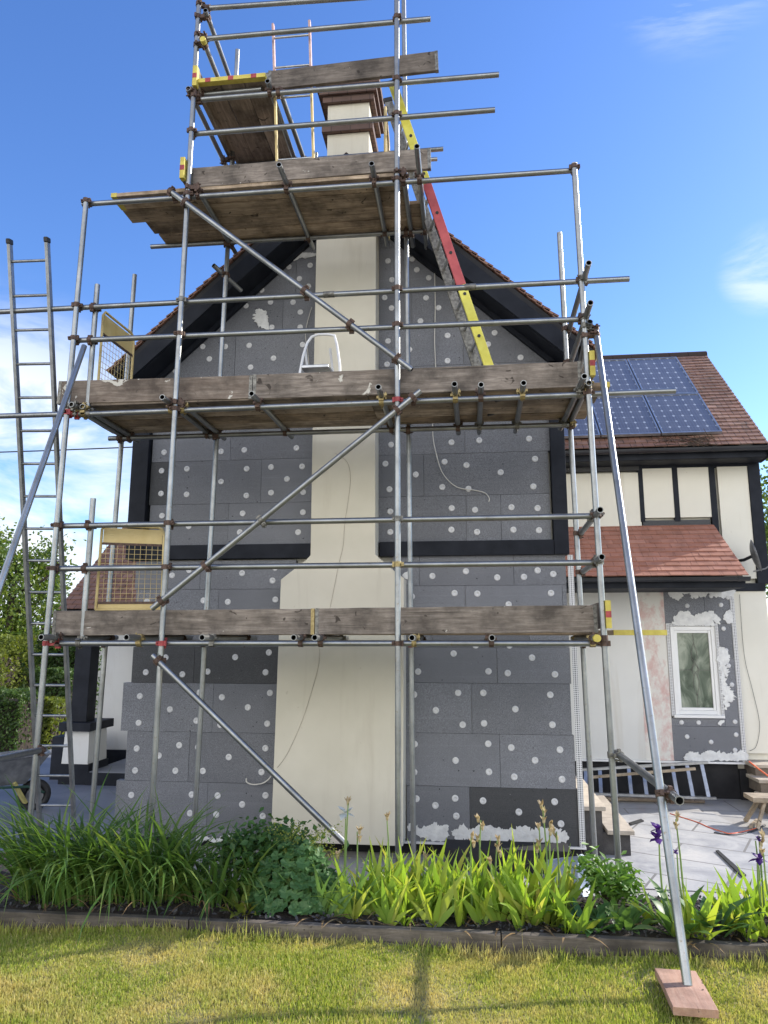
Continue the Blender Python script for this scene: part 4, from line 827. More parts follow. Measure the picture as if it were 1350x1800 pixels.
# clamps wherever two tubes touch
def near(p0, p1, q0, q1):
    u, v, w = p1-p0, q1-q0, p0-q0; a, b_, c, d, e = u.dot(u), u.dot(v), v.dot(v), u.dot(w), v.dot(w); D_ = a*c-b_*b_
    if D_ < 1e-6*a*c: return None
    s = max(0, min(1, (b_*e-c*d)/D_)); t = max(0, min(1, (a*e-b_*d)/D_))
    s = max(0, min(1, (b_*t-d)/a)); return p0+u*s, q0+v*t, u.normalized(), v.normalized()
cl_list = []
for i in range(len(TUBES)):
    for j in range(i):
        k = near(TUBES[i][1], TUBES[i][2], TUBES[j][1], TUBES[j][2])
        if k is None: continue
        dd = (k[0]-k[1]).length
        if dd < .105 and abs(k[2].dot(k[3])) < .93: cl_list.append((k, TUBES[i][0].name.split('.')[0], TUBES[j][0].name.split('.')[0]))
def coupler(bm, A, B_, ua, ub, mi=0):
    c = (A+B_)/2
    for P, u in ((A, ua), (B_, ub)):
        o = (c-P); o = (o-u*o.dot(u)); side = o.normalized() if o.length > .004 else u.orthogonal().normalized(); w = u.cross(side)
        h = random.uniform(.018, .022)
        bm.tube(P-u*h, P+u*h, TR+.0065, 12, 0, mi)
        # hinge lug, bolt and nut on the far side
        ang = random.uniform(-.5, .5); e = (w*math.cos(ang)-side*math.sin(ang))*random.choice((-1, 1)); q = P+e*(TR+.014)
        bm.bar(q-u*.016, q+u*.016, .022, .02, side, mi)
        bm.tube(q+side*-.026, q+side*.045, .0065, 8, 0, mi); bm.tube(q+side*.026, q+side*.040, .011, 6, 0, mi)
        q2 = P-e*(TR+.011); bm.bar(q2-u*.021, q2+u*.021, .018, .02, side, mi)
    if (A-B_).length > .01: bm.bar(A, B_, .04, .034, ua, mi)
vis = sorted(cl_list, key=lambda k: (k[0][0]-CAMP).length); spare = MB()
for n_, (k, na, nb) in enumerate(vis):
    both = {na, nb}
    if 'transom' in both: mt = random.choices(['gold', 'steel', 'rust'], (40, 30, 30))[0]
    elif 'upright' in both and 'ledger' in both: mt = random.choices(['redp', 'rust', 'gold'], (45, 40, 15))[0]
    else: mt = random.choices(['rust', 'steel', 'gold'], (62, 26, 12))[0]
    bm = spare if n_ >= 100 else MB(); coupler(bm, k[0], k[1], k[2], k[3])
    if n_ < 100: bm.build('coupler', mt, scaf)
if spare.v: spare.build('coupler', 'rust', scaf, kind='stuff')
# sleeve joints along some tubes
for x, y, z in ((-1.2, F, 4.782), (.05, F, 4.779), (-3.42, F, 3.755)):
    b = MB(); b.tube((x-.05, y, z), (x+.05, y, z), TR+.004, 14); b.build('sleeve', 'steel', scaf)

# ------------------------------------------------------------------ boards
RIM = {0: 'front', 1: 'second', 2: 'third', 3: 'rearmost'}
def deck(z, rows, segs, what, bandf=None):
    w = .216
    for i, (y, ends) in enumerate(rows):
        for j, (x0, x1) in enumerate(segs(ends)):
            nm = what(i, j)
            local_board('scaffold_board', (x0, y, z+random.uniform(0,.007)), (x1, y+random.uniform(-.004,.004), z+random.uniform(0,.005)), w, .038, (0,1,0), random.choice(['deck', 'deck', 'deckgrey']), label=nm, cat='scaffold board', group='scaffold boards of the decks', bands=bandf(i, j) if bandf else (), blen=.42 if z < 2 else .055)
ordn = ['front', 'second', 'third', 'rearmost']
# middle deck
d2 = 3.860
rows = [(6.055, (-3.40, 1.19)), (6.285, (-3.52, 1.135)), (6.515, (-3.60, 1.11)), (6.745, (-3.63, 1.125))]
deck(d2, rows, lambda e: [(e[0], -.86), (-.855, e[1])], lambda i, j: f"{['front','second','third','rearmost'][i]} board in the underside of the middle deck, {'left' if j == 0 else 'right'} of the middle upright", lambda i, j: [(1, 'yellow')] if (j == 1 and i == 0) else [])
d3 = 5.945
rows = [(6.05, (-3.35, -.52)), (6.275, (-3.345, -.52)), (6.50, (-3.21, -.375)), (6.725, (-3.17, -.34))]
deck(d3, rows, lambda e: [e], lambda i, j: f"{['front','second','third','rearmost'][i]} brown board in the underside of the upper deck at chimney shoulder", lambda i, j: [(-1, 'yellow')] if i == 0 else [])
d1 = 1.812
rows = [(6.06, (-3.6, 1.0)), (6.29, (-3.6, 1.58)), (6.52, (-3.6, 1.0)), (6.75, (-3.6, 1.0))]
deck(d1, rows, lambda e: [e], lambda i, j: f"{['front','second','third','rearmost'][i]} board of the lowest deck" + (', its yellow end sticking out past the right upright' if i == 1 else ', seen edge-on under its toe board'), lambda i, j: [(1, 'yellow')] if i == 1 else [])
for k, x in enumerate((-2.40, -2.175, -1.95)):
    local_board('scaffold_board', (x, 5.84, 7.022), (x-.005, 7.16, 7.022), .220, .038, (1,0,0), 'deckgrey', label=f"{['outermost','middle','innermost'][k]} of the three short boards in the small top platform", cat='scaffold board', group='scaffold boards of the decks', bands=[(-1, 'yellow')])
# toe boards, on edge along the front of each deck
TY = F+.052
def toe(px0, px1, yt0, yt1, yb0, yb1, lab, mat='toe', Y=TY, bands=()):
    a, c = onY(px0, (yt0+yb0)/2, Y), onY(px1, (yt1+yb1)/2, Y)
    h = ((onY(px0, yt0, Y)-onY(px0, yb0, Y)).z + (onY(px1, yt1, Y)-onY(px1, yb1, Y)).z)/2
    bands = bands or [(1, 'gold' if px1 == 553 else 'steel'), (-1, 'steel')]
    local_board('toe_board', (a.x, Y, a.z), (c.x, Y, c.z), h, .038, (0,0,1), mat, blen=.028, label=lab, cat='toe board', group='toe boards along the decks', bands=bands)
toe(95, 553, 1074, 1070, 1117, 1115, 'left one of the two grey toe boards along the lowest deck', bands=())
toe(555, 1049, 1070, 1063, 1115, 1112, 'right one of the two toe boards along the lowest deck, its wood cracked', 'toe')
toe(104, 444, 672, 660, 710, 702, 'paint splashed toe board along the middle deck, left of the step stool', 'toesplash')
toe(446, 1021, 660, 636, 702, 681, 'long grey toe board along the middle deck under the stool and long ladder', 'toe')
toe(336, 757, 298, 262, 332, 298, 'toe board along the upper deck below the chimney stack')
toe(473, 770, 128, 91, 159, 126, 'highest toe board, in front of the chimney top'); toe(362, 473, 141, 130, 152, 143, 'strip of toe board above the yellow ends of the top platform', Y=TY+.06)
def ret_board(x, z, y0, y1, lab, h=.21): local_board('toe_board', (x, y0, z), (x-.01, y1, z), h, .038, (0,0,1), 'toe', label=lab, cat='toe board', group='return toe boards across the deck ends', bands=[(-1, 'yellow')])
p = onY(1068, 1080, 5.86); ret_board(p.x, p.z, 5.82, 7.0, 'return toe board with yellow and red end, right end of lowest deck')
p = onY(1040, 641, 5.86); ret_board(p.x, p.z, 5.82, 7.0, 'return toe board with yellow and red end, right end of middle deck')
p = onY(323, 299, 5.84); ret_board(p.x, p.z, 5.80, 6.9, 'return toe board with yellow and red end, left end of upper deck')
p = onY(345, 138, 5.84); ret_board(p.x, p.z, 5.80, 6.9, 'return toe board with yellow end at left of the small top platform')
local_board('toe_board', (-3.64, 5.95, 3.97), (-3.66, 6.9, 3.97), .21, .038, (0,0,1), 'toe', label='plain return toe board at the left end of the middle deck', cat='toe board', group='return toe boards across the deck ends')
# the red plank under the raking pole
q = [onZ(x, y, .02) for x, y in ((1152,1708),(1222,1712),(1263,1783),(1185,1776))]
m0, m1 = (q[0]+q[1])/2, (q[2]+q[3])/2
local_board('sole_board', (m0.x, m0.y, .018), (m1.x, m1.y, .018), .205, .036, (1,0,0), 'sole', label='short red plank on the lawn under the raking pole', cat='plank')

# ------------------------------------------------------------------ ladders
def ladder(name, B0, B1, T0, T1, rungs, mat, lab, srad=(.030,.062), ends=True, caps=True, rr=.0135, rmat='alu', split=None, holes=False, far=None):
    """stiles B0-T0 and B1-T1; rungs = (first, last, n) along the stiles as fractions"""
    B0, B1, T0, T1 = map(Vector, (B0, B1, T0, T1)); t = empty(name, (B0+B1)/2, lab, 'ladder')
    cross = (B1-B0).normalized(); 
    for w_, (P, Q) in enumerate(((B0, T0), (B1, T1))):
        parts = [(0, 1, far)] if (far and w_) else split or [(0, 1, mat)]
        st = None
        for a, c, mm in parts:
            bm = MB(); bm.bar(P.lerp(Q, a), P.lerp(Q, c), srad[1], srad[0], cross, 0); o = bm.build('stile', mm, t if st is None else st, bevel=.004); st = st or o
        if ends:
            bm = MB(); d = (Q-P).normalized(); bm.bar(Q, Q+d*.05, srad[1]+.012, srad[0]+.012, cross); bm.build('end_cap', 'rubber', st, bevel=.01)
            bm = MB(); bm.bar(P-d*.04, P+d*.03, srad[1]+.008, srad[0]+.01, cross); bm.build('foot', 'rubber', st, bevel=.006)
    f0, f1, n = rungs
    for k in range(n):
        f = f0+(f1-f0)*k/(n-1); bm = MB(); a, c = B0.lerp(T0, f), B1.lerp(T1, f); u = (c-a).normalized()
        bm.tube(a, c, rr, 10); bm.build('rung', rmat, t)
        if holes and k % 2 == 0:
            bm = MB(); bm.tube(a-u*.024, a-u*.0, rr*.95, 8); bm.build('rung_end', 'rubber', t)
    return t
TL, TRr = onY(17, 430, 5.72), onY(83, 427, 5.72)
bl, br = onY(70, 1450, 7.30), onY(129, 1425, 7.30)
def down(P, Q, z): f = (z-Q.z)/(P.z-Q.z); return Q+(P-Q)*f
zl = GZ+.02; BL, BR = down(bl, TL, zl), down(br, TRr, zl)
fr = lambda z: (z-zl)/(TL.z-zl)
za = onY(30, 1413, 7.27).z; zb_ = onY(50, 464, 5.82).z
ladder('ladder', BL, BR, TL, TRr, (fr(za), fr(zb_), 18), 'aluold', 'tall grey aluminium ladder with black caps leaning on the scaffold', rmat='aluold')
# long fibreglass ladder from the middle deck up to the chimney top
P0, P1 = onY(858, 640, 6.22), onY(838, 645, 6.62); 
bz = d2+.02
N0 = onY(691, 150, 6.22); N1 = onY(683, 180, 6.62)
A0, A1 = down(P0, N0, bz), down(P1, N1, bz)
lad = ladder('ladder', A0, A1, N0, N1, (.05, .95, 15), 'yelfg', 'long yellow and red ladder from the middle deck up past the chimney', (.03, .085), True, True, .016, 'alu', [(0, .335, 'yelfg'), (.335, .66, 'redfg'), (.66, 1, 'yelfg')], True, 'steel')
# red and yellow access ladder standing on the upper deck
zt_ = d3+.02; Yl = 6.02
a0, a1 = onY(487, 284, Yl), onY(551, 278, Yl); t0, t1 = onY(480, 43, Yl-.02), onY(544, 37, Yl-.02)
c0, c1 = down(a0, t0, zt_), down(a1, t1, zt_); hh = t0.z-zt_
rz0 = (onY(510, 280, Yl).z-zt_)/hh; rz1 = (onY(510, 67, Yl).z-zt_)/hh
ladder('ladder', c0, c1, t0, t1, (rz0, rz1, 5), 'redfg', 'narrow red and yellow ladder upright between upper deck and top rail', (.022, .04), False, False, .011, 'alu', [(0, .60, 'gatey'), (.60, 1, 'pinkfg')])
# aluminium ladder lying on its side by the plinth, and tubes beside it
def lie(px, py, z, Y=None): return onZ(px, py, z) if Y is None else onY(px, py, Y)
Yp = 10.05
a0, a1 = onY(1018, 1353, Yp+.2), onY(1244, 1340, Yp+.2); b0, b1 = onY(1018, 1394, Yp), onY(1258, 1403, Yp)
t = empty('ladder', (b0+b1)/2, 'aluminium ladder lying on its side along the black plinth', 'ladder')
for P, Q in ((a0, a1), (b0, b1)): b = MB(); b.bar(P, Q, .06, .028, (0,0,1)); b.build('stile', 'alu', t)
for k in range(9):
    f = .05+.9*k/8; b = MB(); b.bar(a0.lerp(a1, f), b0.lerp(b1, f), .045, .022, (0,1,0)); b.build('rung', 'alu', t)
b = MB(); P, Q = onZ(1020, 1403, GZ+.03), onZ(1238, 1408, GZ+.03); b.tube(P, Q, .026, 12, .004); tag(b.build('scaffold_tube', 'deckgrey'), 'brown pole lying on the paving in front of the lying ladder', 'pole')
b = MB(); P, Q = onY(1040, 1366, 9.95), onY(1222, 1351, 9.95); b.bar(P, Q, .04, .03); tag(b.build('batten', 'bench'), 'thin timber batten lying across the ladder on its side', 'batten')
# ------------------------------------------------------------------ step stool on the middle deck
st = empty('step_stool', onY(562, 655, 6.3), 'small white folding step stool behind the middle toe board', 'step stool')
S = lambda px, py, Y: onY(px, py, Y)
zf = d2+.02
fl, frr = S(524, 655, 6.15), S(599, 652, 6.15)
hoop = [Vector((fl.x-.02, 6.12, zf)), S(533, 625, 6.2), S(540, 603, 6.24), S(548, 592, 6.26), S(560, 588, 6.27), S(577, 588, 6.27), S(588, 590, 6.26), S(592, 605, 6.24), S(597, 640, 6.16), Vector((frr.x+.01, 6.12, zf))]
b = MB(); b.path(hoop, .0125, 10); b.build('hoop_frame', 'whitem', st)
for px in (536, 580):
    q = S(px, 612, 6.28); b = MB(); b.path([q, Vector((q.x+.03, 6.55, zf))], .011, 8); b.build('leg', 'whitem', st)
p0 = S(530, 645, 6.18); p1 = S(583, 632, 6.42); zs = p0.z
b = MB(); b.hexa([(p0.x, 6.16, zs-.02), (p0.x+.255, 6.16, zs-.02), (p0.x+.27, 6.42, zs-.02), (p0.x+.015, 6.42, zs-.02), (p0.x, 6.16, zs+.012), (p0.x+.255, 6.16, zs+.012), (p0.x+.27, 6.42, zs+.012), (p0.x+.015, 6.42, zs+.012)]); b.build('tread', 'alu', st, bevel=.006)
# ------------------------------------------------------------------ mesh gates
def gate(A_, B_, C_, D_, lab, plate=.22, mesh_mat='gatey', n=(11, 12)):
    """A top left, B top right, C bottom right, D bottom left"""
    A_, B_, C_, D_ = map(Vector, (A_, B_, C_, D_)); t = empty('safety_gate', (C_+D_)/2, lab, 'safety gate')
    nrm = (B_-A_).cross(D_-A_).normalized(); bm = MB(); r = .013
    e = .1; pts = [D_, A_.lerp(D_, .05), A_.lerp(B_, .06), A_.lerp(B_, 1-e), B_.lerp(C_, .02).lerp(A_, .03), B_.lerp(C_, e), C_]
    bm.path(pts, r, 8); bm.path([D_, C_], r, 8); bm.build('frame', mesh_mat, t)
    q = lambda u, v: A_.lerp(B_, u).lerp(D_.lerp(C_, u), v)
    bm = MB(); bm.prism([q(.03,.03), q(.97,.03), q(.97,plate), q(.03,plate)], nrm*.006); bm.build('plate', mesh_mat, t); bm = MB(); bm.prism([q(.03,.93), q(.97,.93), q(.97,.99), q(.03,.99)], nrm*.006); bm.build('plate', mesh_mat, t)
    bm = MB(); bm.bar(q(.03,plate), q(.97,plate), .02, .016, nrm); bm.build('plate_edge', 'rust', t); bm = MB(); bm.bar(q(.03,.92), q(.97,.92), .02, .016, nrm); bm.build('plate_edge', 'rust', t)
    bm = MB()
    for k in range(1, n[0]): bm.tube(q(k/n[0], plate), q(k/n[0], .93), .0022, 4)
    for k in range(1, n[1]): v = plate+(.93-plate)*k/n[1]; bm.tube(q(.02, v), q(.98, v), .0022, 4)
    bm.build('wire_mesh', 'gatey', t)
    return t
gY = 6.04
gate(onY(180, 923, gY), onY(289, 928, gY), onY(284, 1071, gY), onY(168, 1072, gY), 'yellow mesh safety gate closed above the lowest deck at left', .22)
g1 = onY(182, 546, 6.1); X0 = g1.x; g2 = onX(222, 588, X0+.03)
y2 = min(g2.y, 6.75); z_b = d2+.03
gate((X0, 6.1, g1.z), (X0+.04, 6.66, g1.z-.01), (X0+.04, 6.66, z_b), (X0, 6.1, z_b), 'yellow mesh safety gate swung open on the middle deck at left', .24)
p = onY(677, 184, 6.5); gate((p.x, 6.5, p.z), (p.x-.03, 7.1, p.z), (p.x-.03, 7.1, d3+.05), (p.x, 6.5, d3+.05), 'orange yellow mesh gate beside the chimney stack on the upper deck', .1)
# ------------------------------------------------------------------ solar panels on the wing roof
off = .10; PP = EV + wn*off
def rp(px, py): return onP(px, py, PP, wn)
u_ = Vector((1, 0, 0))
TLc, TRc, BRc, BLc = rp(1132, 696), rp(1225, 689), rp(1272, 757), rp(1166, 762)
pw = ((TRc-TLc).length+(BRc-BLc).length)/2; ph = ((TLc-BLc).dot(wv)+(TRc-BRc).dot(wv))/2
ph2 = (rp(1144, 631)-TLc).dot(wv)
x_r = (TRc.x+BRc.x)/2; v0 = ((BLc-EV).dot(wv)+(BRc-EV).dot(wv))/2
k = 0
for row in range(2):
    for col in range(3):
        hh = ph if row == 0 else ph2; vv = v0+(ph+.015)*row; x1 = x_r-(pw+.018)*col; x0 = x1-pw
        P = lambda x, v, h: EV.copy()*0 + Vector((x, EV.y, EV.z)) + wv*v + wn*h
        t = empty('solar_panel', P((x0+x1)/2, vv, off-.03), f"blue solar panel on the tiled wing roof, {['bottom','top'][row]} row, {['nearest the roof verge','middle of the row','half hidden by the scaffold'][col]}", 'solar panel', 'solar panels on the wing roof')
        bm = MB(); f = .022
        for (a, c), (d, e) in (((x0, vv), (x1, vv+f)), ((x0, vv+hh-f), (x1, vv+hh)), ((x0, vv+f), (x0+f, vv+hh-f)), ((x1-f, vv+f), (x1, vv+hh-f))):
            bm.hexa([P(a, c, off-.04), P(d, c, off-.04), P(d, e, off-.04), P(a, e, off-.04), P(a, c, off), P(d, c, off), P(d, e, off), P(a, e, off)])
        bm.build('frame', 'alu', t)
        bm = MB(); a, d, c, e = x0+f, x1-f, vv+f, vv+hh-f; uvq = [(0,0),(1,0),(1,1),(0,1)]
        bm.add([P(a, c, off-.012), P(d, c, off-.012), P(d, e, off-.012), P(a, e, off-.012)], [(0,1,2,3)], 0, False, [uvq])
        bm.add([P(a, c, off-.035), P(d, c, off-.035), P(d, e, off-.035), P(a, e, off-.035)], [(3,2,1,0)], 0, False, [uvq]); bm.build('cells', 'cells', t)
# twigs of an old nest under the panels
b = MB()
for i in range(60):
    q = rp(random.gauss(1205, 28), random.uniform(762, 776)); q -= wn*.06; d = Vector((random.gauss(0,1), random.gauss(0,.4), random.gauss(0,.3))).normalized()*random.uniform(.05, .16); b.path([q-d, q+Vector((0,0,random.uniform(-.01,.02))), q+d], .004, 4)
tag(b.build('nest', 'bark'), 'untidy twig nest poking out under the lower solar panels', 'nest')
# ------------------------------------------------------------------ satellite dish
c = onY(1322, 978, 10.05); t = empty('satellite_dish', (c.x+.1, 10.4, c.z), 'grey satellite dish on the cream wing wall seen from its side', 'satellite dish')
ax = Vector((.93, -.26, .22)).normalized(); prof = [(.0001, -.002), (.1, .008), (.17, .028), (.215, .05), (.22, .05), (.17, .022), (.1, .001), (.0001, -.01)]
b = MB(); b.lathe(prof, c, 24, 0, ax); b.build('dish', 'barrow', t)
b = MB(); b.path([c-ax*.01, c-ax*.08+Vector((0,.05,-.02)), Vector((c.x-.14, 10.44, c.z-.03))], .022, 8); b.bar((c.x-.2, 10.43, c.z-.03), (c.x-.06, 10.43, c.z-.03), .1, .02, (0,1,0)); b.build('bracket', 'gutter', t)
b = MB(); b.path([c-Vector((0,0,.2)), c-Vector((0,0,.2))+ax*.15, c+ax*.42-Vector((0,0,.06))], .010, 6); b.tube(c+ax*.40-Vector((0,0,.06)), c+ax*.5-Vector((0,0,.05)), .03, 10); b.build('feed_arm', 'barrow', t)
# ------------------------------------------------------------------ cables
def cable(pts, lab, Y=7.425, r=.0055, mat='cable', sm=6, name='cable'):
    P = [onY(x, y, Y) if not isinstance(x, tuple) else Vector(x) for x, y in pts]; out = []
    for i in range(len(P)-1):
        p0, p1, p2, p3 = P[max(0, i-1)], P[i], P[i+1], P[min(len(P)-1, i+2)]
        for k in range(sm):
            q = k/sm; out.append(.5*((2*p1)+(p2-p0)*q+(2*p0-5*p1+4*p2-p3)*q*q+(3*p1-p0-3*p2+p3)*q**3))
    b = MB(); b.path(out+[P[-1]], r, 6); return tag(b.build(name, mat), lab, 'cable')
cable([(764,475),(765,540),(764,600),(766,660),(762,720),(761,765),(768,802),(779,833),(803,856),(836,862),(853,867),(860,876),(859,882)], 'white cable hanging down the right half of the insulated gable', Y=7.43)
cable([(548,540),(540,568),(537,590),(541,620),(545,665)], 'thin grey cable hanging left of the chimney shaft', Y=7.435, r=.004)
cable([(433,1368),(434,1375),(445,1379),(461,1377),(472,1370),(479,1360)], 'short white cable loop out of the lower left wall', Y=7.40, r=.007)
cable([(590,797),(610,812),(616,840),(612,880),(606,920),(603,960),(596,990),(588,1030),(580,1070)], 'faint thin wire down the cream chimney above the lowest deck', Y=7.186, r=.0015, mat='deckgrey')
cable([(562,1140),(560,1170),(548,1215),(530,1270),(505,1325),(487,1350)], 'faint thin wire slanting across the cream chimney base', Y=7.186, r=.0015, mat='deckgrey')
cable([(1300,1045),(1308,1150),(1322,1210),(1335,1270),(1330,1310),(1318,1320)], 'thin grey wire hanging beside the corner bead of the wing', Y=10.43, r=.003, mat='steel')
b = MB(); b.path([(-26, 22, onY(-40,797,22).z), (-14, 22, onY(120,791,22).z), (-9, 22, onY(300,783,22).z), (6, 22, 9.4)], .022, 5); tag(b.build('overhead_wire', 'rubber'), 'thin black overhead wire crossing the sky left of the house', 'wire')
# ------------------------------------------------------------------ steps by the right corner
t = empty('steps', (1.25, 7.9, GZ), 'two block steps with pale slab treads at the right corner of the gable', 'steps')
b = MB(); b.box((1.045, 7.66, GZ), (1.235, 9.2, .118)); b.box((1.236, 7.66, GZ), (1.49, 9.2, -.09)); b.build('block_base', 'engbrick', t)
b = MB(); b.box((1.045, 7.60, .12), (1.265, 9.25, .16)); b.build('tread', 'slab', t, bevel=.004)
for y0, y1 in ((7.58, 8.1), (8.105, 8.65), (8.655, 9.22)): b = MB(); b.box((1.267, y0, -.088), (1.52, y1, -.05)); b.build('tread', 'slab', t, bevel=.004)
# stone steps at the far right
t = empty('steps', (3.9, 9.9, GZ), 'brown stone steps at the right end of the wing with an orange cord', 'steps')
for k, (x0, y0, z1) in enumerate(((3.50, 9.55, -.10), (3.52, 9.85, .06), (3.56, 10.1, .20))):
    b = MB(); b.box((x0, y0+.02, GZ if k == 0 else z1-.17), (5.4, y0+.42, z1-.041)); b.build('riser', 'stone', t); b = MB(); b.box((x0-.03, y0-.02, z1-.04), (5.4, y0+.42, z1)); b.build('tread', 'slab', t, bevel=.004)
cable([((3.45, 10.0, .25), 0), ((3.62, 9.75, .09), 0), ((3.85, 9.5, -.05), 0), ((4.2, 9.5, -.08), 0)], 'orange extension cord lying over the brown stone steps', r=.010, mat='orange', name='orange_lead')
# sawhorse
t = empty('sawhorse', onZ(1335, 1452, GZ), 'pale timber trestle on the paving cut off by the picture edge', 'trestle')
zt2 = GZ+.44; q = onZ(1328, 1452, GZ)
tp = onY(1322, 1398, q.y).z
b = MB(); b.box((q.x-.05, q.y-.14, tp-.05), (q.x+1.2, q.y+.16, tp)); b.build('top', 'bench', t, bevel=.004)
for dx, dy in ((0, -.16), (0, .2), (1.0, -.16), (1.0, .2)):
    b = MB(); b.bar((q.x+dx+.1, q.y+dy*.4, tp-.04), (q.x+dx-.04, q.y+dy, GZ), .05, .03, (1,0,0)); b.build('leg', 'bench', t)
b = MB(); b.bar((q.x-.1, q.y-.14, GZ+.02), (q.x+.1, q.y+.2, GZ+.02), .04, .03); b.build('foot_rail', 'bench', t)
pts = [onZ(x, y, GZ+.012) for x, y in ((1178,1430),(1200,1437),(1225,1445),(1248,1455),(1270,1462),(1282,1465),(1300,1463),(1330,1456))]
cable([(tuple(p), 0) for p in pts], 'orange extension cord snaking across the dusty paving', r=.006, mat='orange', name='orange_lead')
pts = [onZ(x, y, GZ+.010) for x, y in ((1255,1464),(1290,1468),(1320,1462),(1345,1450))]
cable([(tuple(p), 0) for p in pts], 'black lead lying on the paving beside the trestle', r=.01, mat='rubber', name='black_lead')
def slab(name, pts, z, t_, mat, lab, cat):
    P = [onZ(x, y, z) for x, y in pts]; b = MB(); b.prism(P, (0, 0, t_)); return tag(b.build(name, mat), lab, cat)
slab('ground_sheet', [(1040,1432),(1250,1428),(1330,1470),(1420,1535),(1300,1570),(1120,1562),(1070,1520)], GZ+.004, .004, 'sheet', 'pale dust sheet spread over the paving right of the gable', 'dust sheet')
slab('black_offcut', [(1105,1448),(1127,1441),(1132,1444),(1110,1451)], GZ+.012, .012, 'rubber', 'small black offcut on the pale paving beside the block steps', 'offcut')
slab('black_offcut', [(1258,1497),(1263,1496),(1312,1540),(1305,1543)], GZ+.012, .012, 'rubber', 'long black strip lying aslant on the dust sheet', 'offcut')
# timber and bucket at the foot of the wall
p0, p1 = onY(900, 1503, 7.0), onY(1004, 1500, 7.05); b = MB(); b.box((p0.x-.6, 7.02, GZ), (p1.x, 7.30, p0.z+.04)); tag(b.build('plank_stack', 'void', bevel=.005), 'dark timber lying along the foot of the insulated wall', 'timber')
q = onY(985, 1540, 6.35); t = empty('bucket', (q.x, 6.35, GZ), 'grey blue bucket tipped over behind the yellow-green irises', 'bucket')
b = MB(); b.lathe([(.0001, 0), (.12, 0), (.125, .01), (.155, .27), (.165, .27), (.165, .285), (.15, .285), (.118, .02), (.0001, .02)], (q.x-.08, 6.42, GZ+.16), 24, 0, (.9, -.35, .12)); b.build('tub', 'bucket', t)
b = MB(); b.path([(q.x-.0, 6.25, GZ+.2), (q.x+.12, 6.1, GZ+.12), (q.x+.2, 6.2, GZ+.02)], .004, 5); b.build('handle', 'steel', t)
q = onZ(1022, 1530, GZ+.1); b = MB(); b.box((q.x-.09, q.y-.1, GZ), (q.x+.08, q.y+.12, GZ+.16)); b.add([], []); tag(b.build('concrete_block', 'slab', bevel=.01), 'grey concrete block at the right foot of the wall', 'block')
# ------------------------------------------------------------------ wheelbarrow
w0 = onZ(15, 1432, GZ); bx, by = w0.x, w0.y
t = empty('wheelbarrow', (bx-.3, by+.3, GZ), 'grey steel wheelbarrow parked on the drive beside the tall ladder', 'wheelbarrow')
U = Vector((.80, .60, 0)).normalized(); V_ = Vector((-U.y, U.x, 0)); O = Vector((bx-.12, by+.12, GZ))
wp = lambda a, c, z: O+U*a+V_*c+Vector((0, 0, z))
b = MB(); lo = [(-.28, -.17), (.18, -.14), (.18, .14), (-.28, .17)]; hi = [(-.48, -.34), (.42, -.27), (.42, .27), (-.48, .34)]
zlo, zh = .33, .62
vs = [wp(a, c, zlo) for a, c in lo] + [wp(a, c, zh+(.06 if a > 0 else 0)) for a, c in hi]; vs += [wp(a*.96, c*.96, zlo+.012) for a, c in lo] + [wp(a*.965, c*.955, zh+(.06 if a > 0 else 0)) for a, c in hi]
b.add(vs, [(3,2,1,0)]+[(i, (i+1) % 4, 4+(i+1) % 4, 4+i) for i in range(4)]+[(8,9,10,11)]+[(8+(i+1) % 4, 8+i, 12+i, 12+(i+1) % 4) for i in range(4)]+[(4+i, 4+(i+1) % 4, 12+(i+1) % 4, 12+i) for i in range(4)])
b.path([wp(a, c, zh+(.06 if a > 0 else 0)) for a, c in hi], .014, 8, 0, True); b.build('tray', 'barrow', t, bevel=.01)
for s in (-1, 1):
    b = MB(); b.path([wp(.40, s*.07, .2), wp(.2, s*.16, .30), wp(-.4, s*.24, .34), wp(-.75, s*.30, .52), wp(-.95, s*.30, .54)], .015, 8); b.build('handle', 'green', t)
    b = MB(); b.path([wp(-.12, s*.2, .32), wp(-.16, s*.22, .1), wp(-.2, s*.22, .015), wp(-.34, s*.22, .015), wp(-.42, s*.22, .12), wp(-.44, s*.22, .33)], .013, 8); b.build('leg', 'green', t)
wc = wp(.30, -.02, .17); b = MB(); ring = [wc+U*(.145*math.cos(6.2832*i/24))+Vector((0, 0, .145*math.sin(6.2832*i/24))) for i in range(24)]; b.path(ring, .045, 10, 0, True); wh = b.build('wheel', 'rubber', t)
b = MB(); b.tube(wc-V_*.04, wc+V_*.04, .1, 16); b.tube(wc-V_*.09, wc+V_*.09, .015, 10); b.build('hub', 'barrow', wh)
b = MB(); b.bar(wp(.05, -.16, .36), wp(.2, -.08, .10), .07, .03); b.build('fork', 'hostap', t)
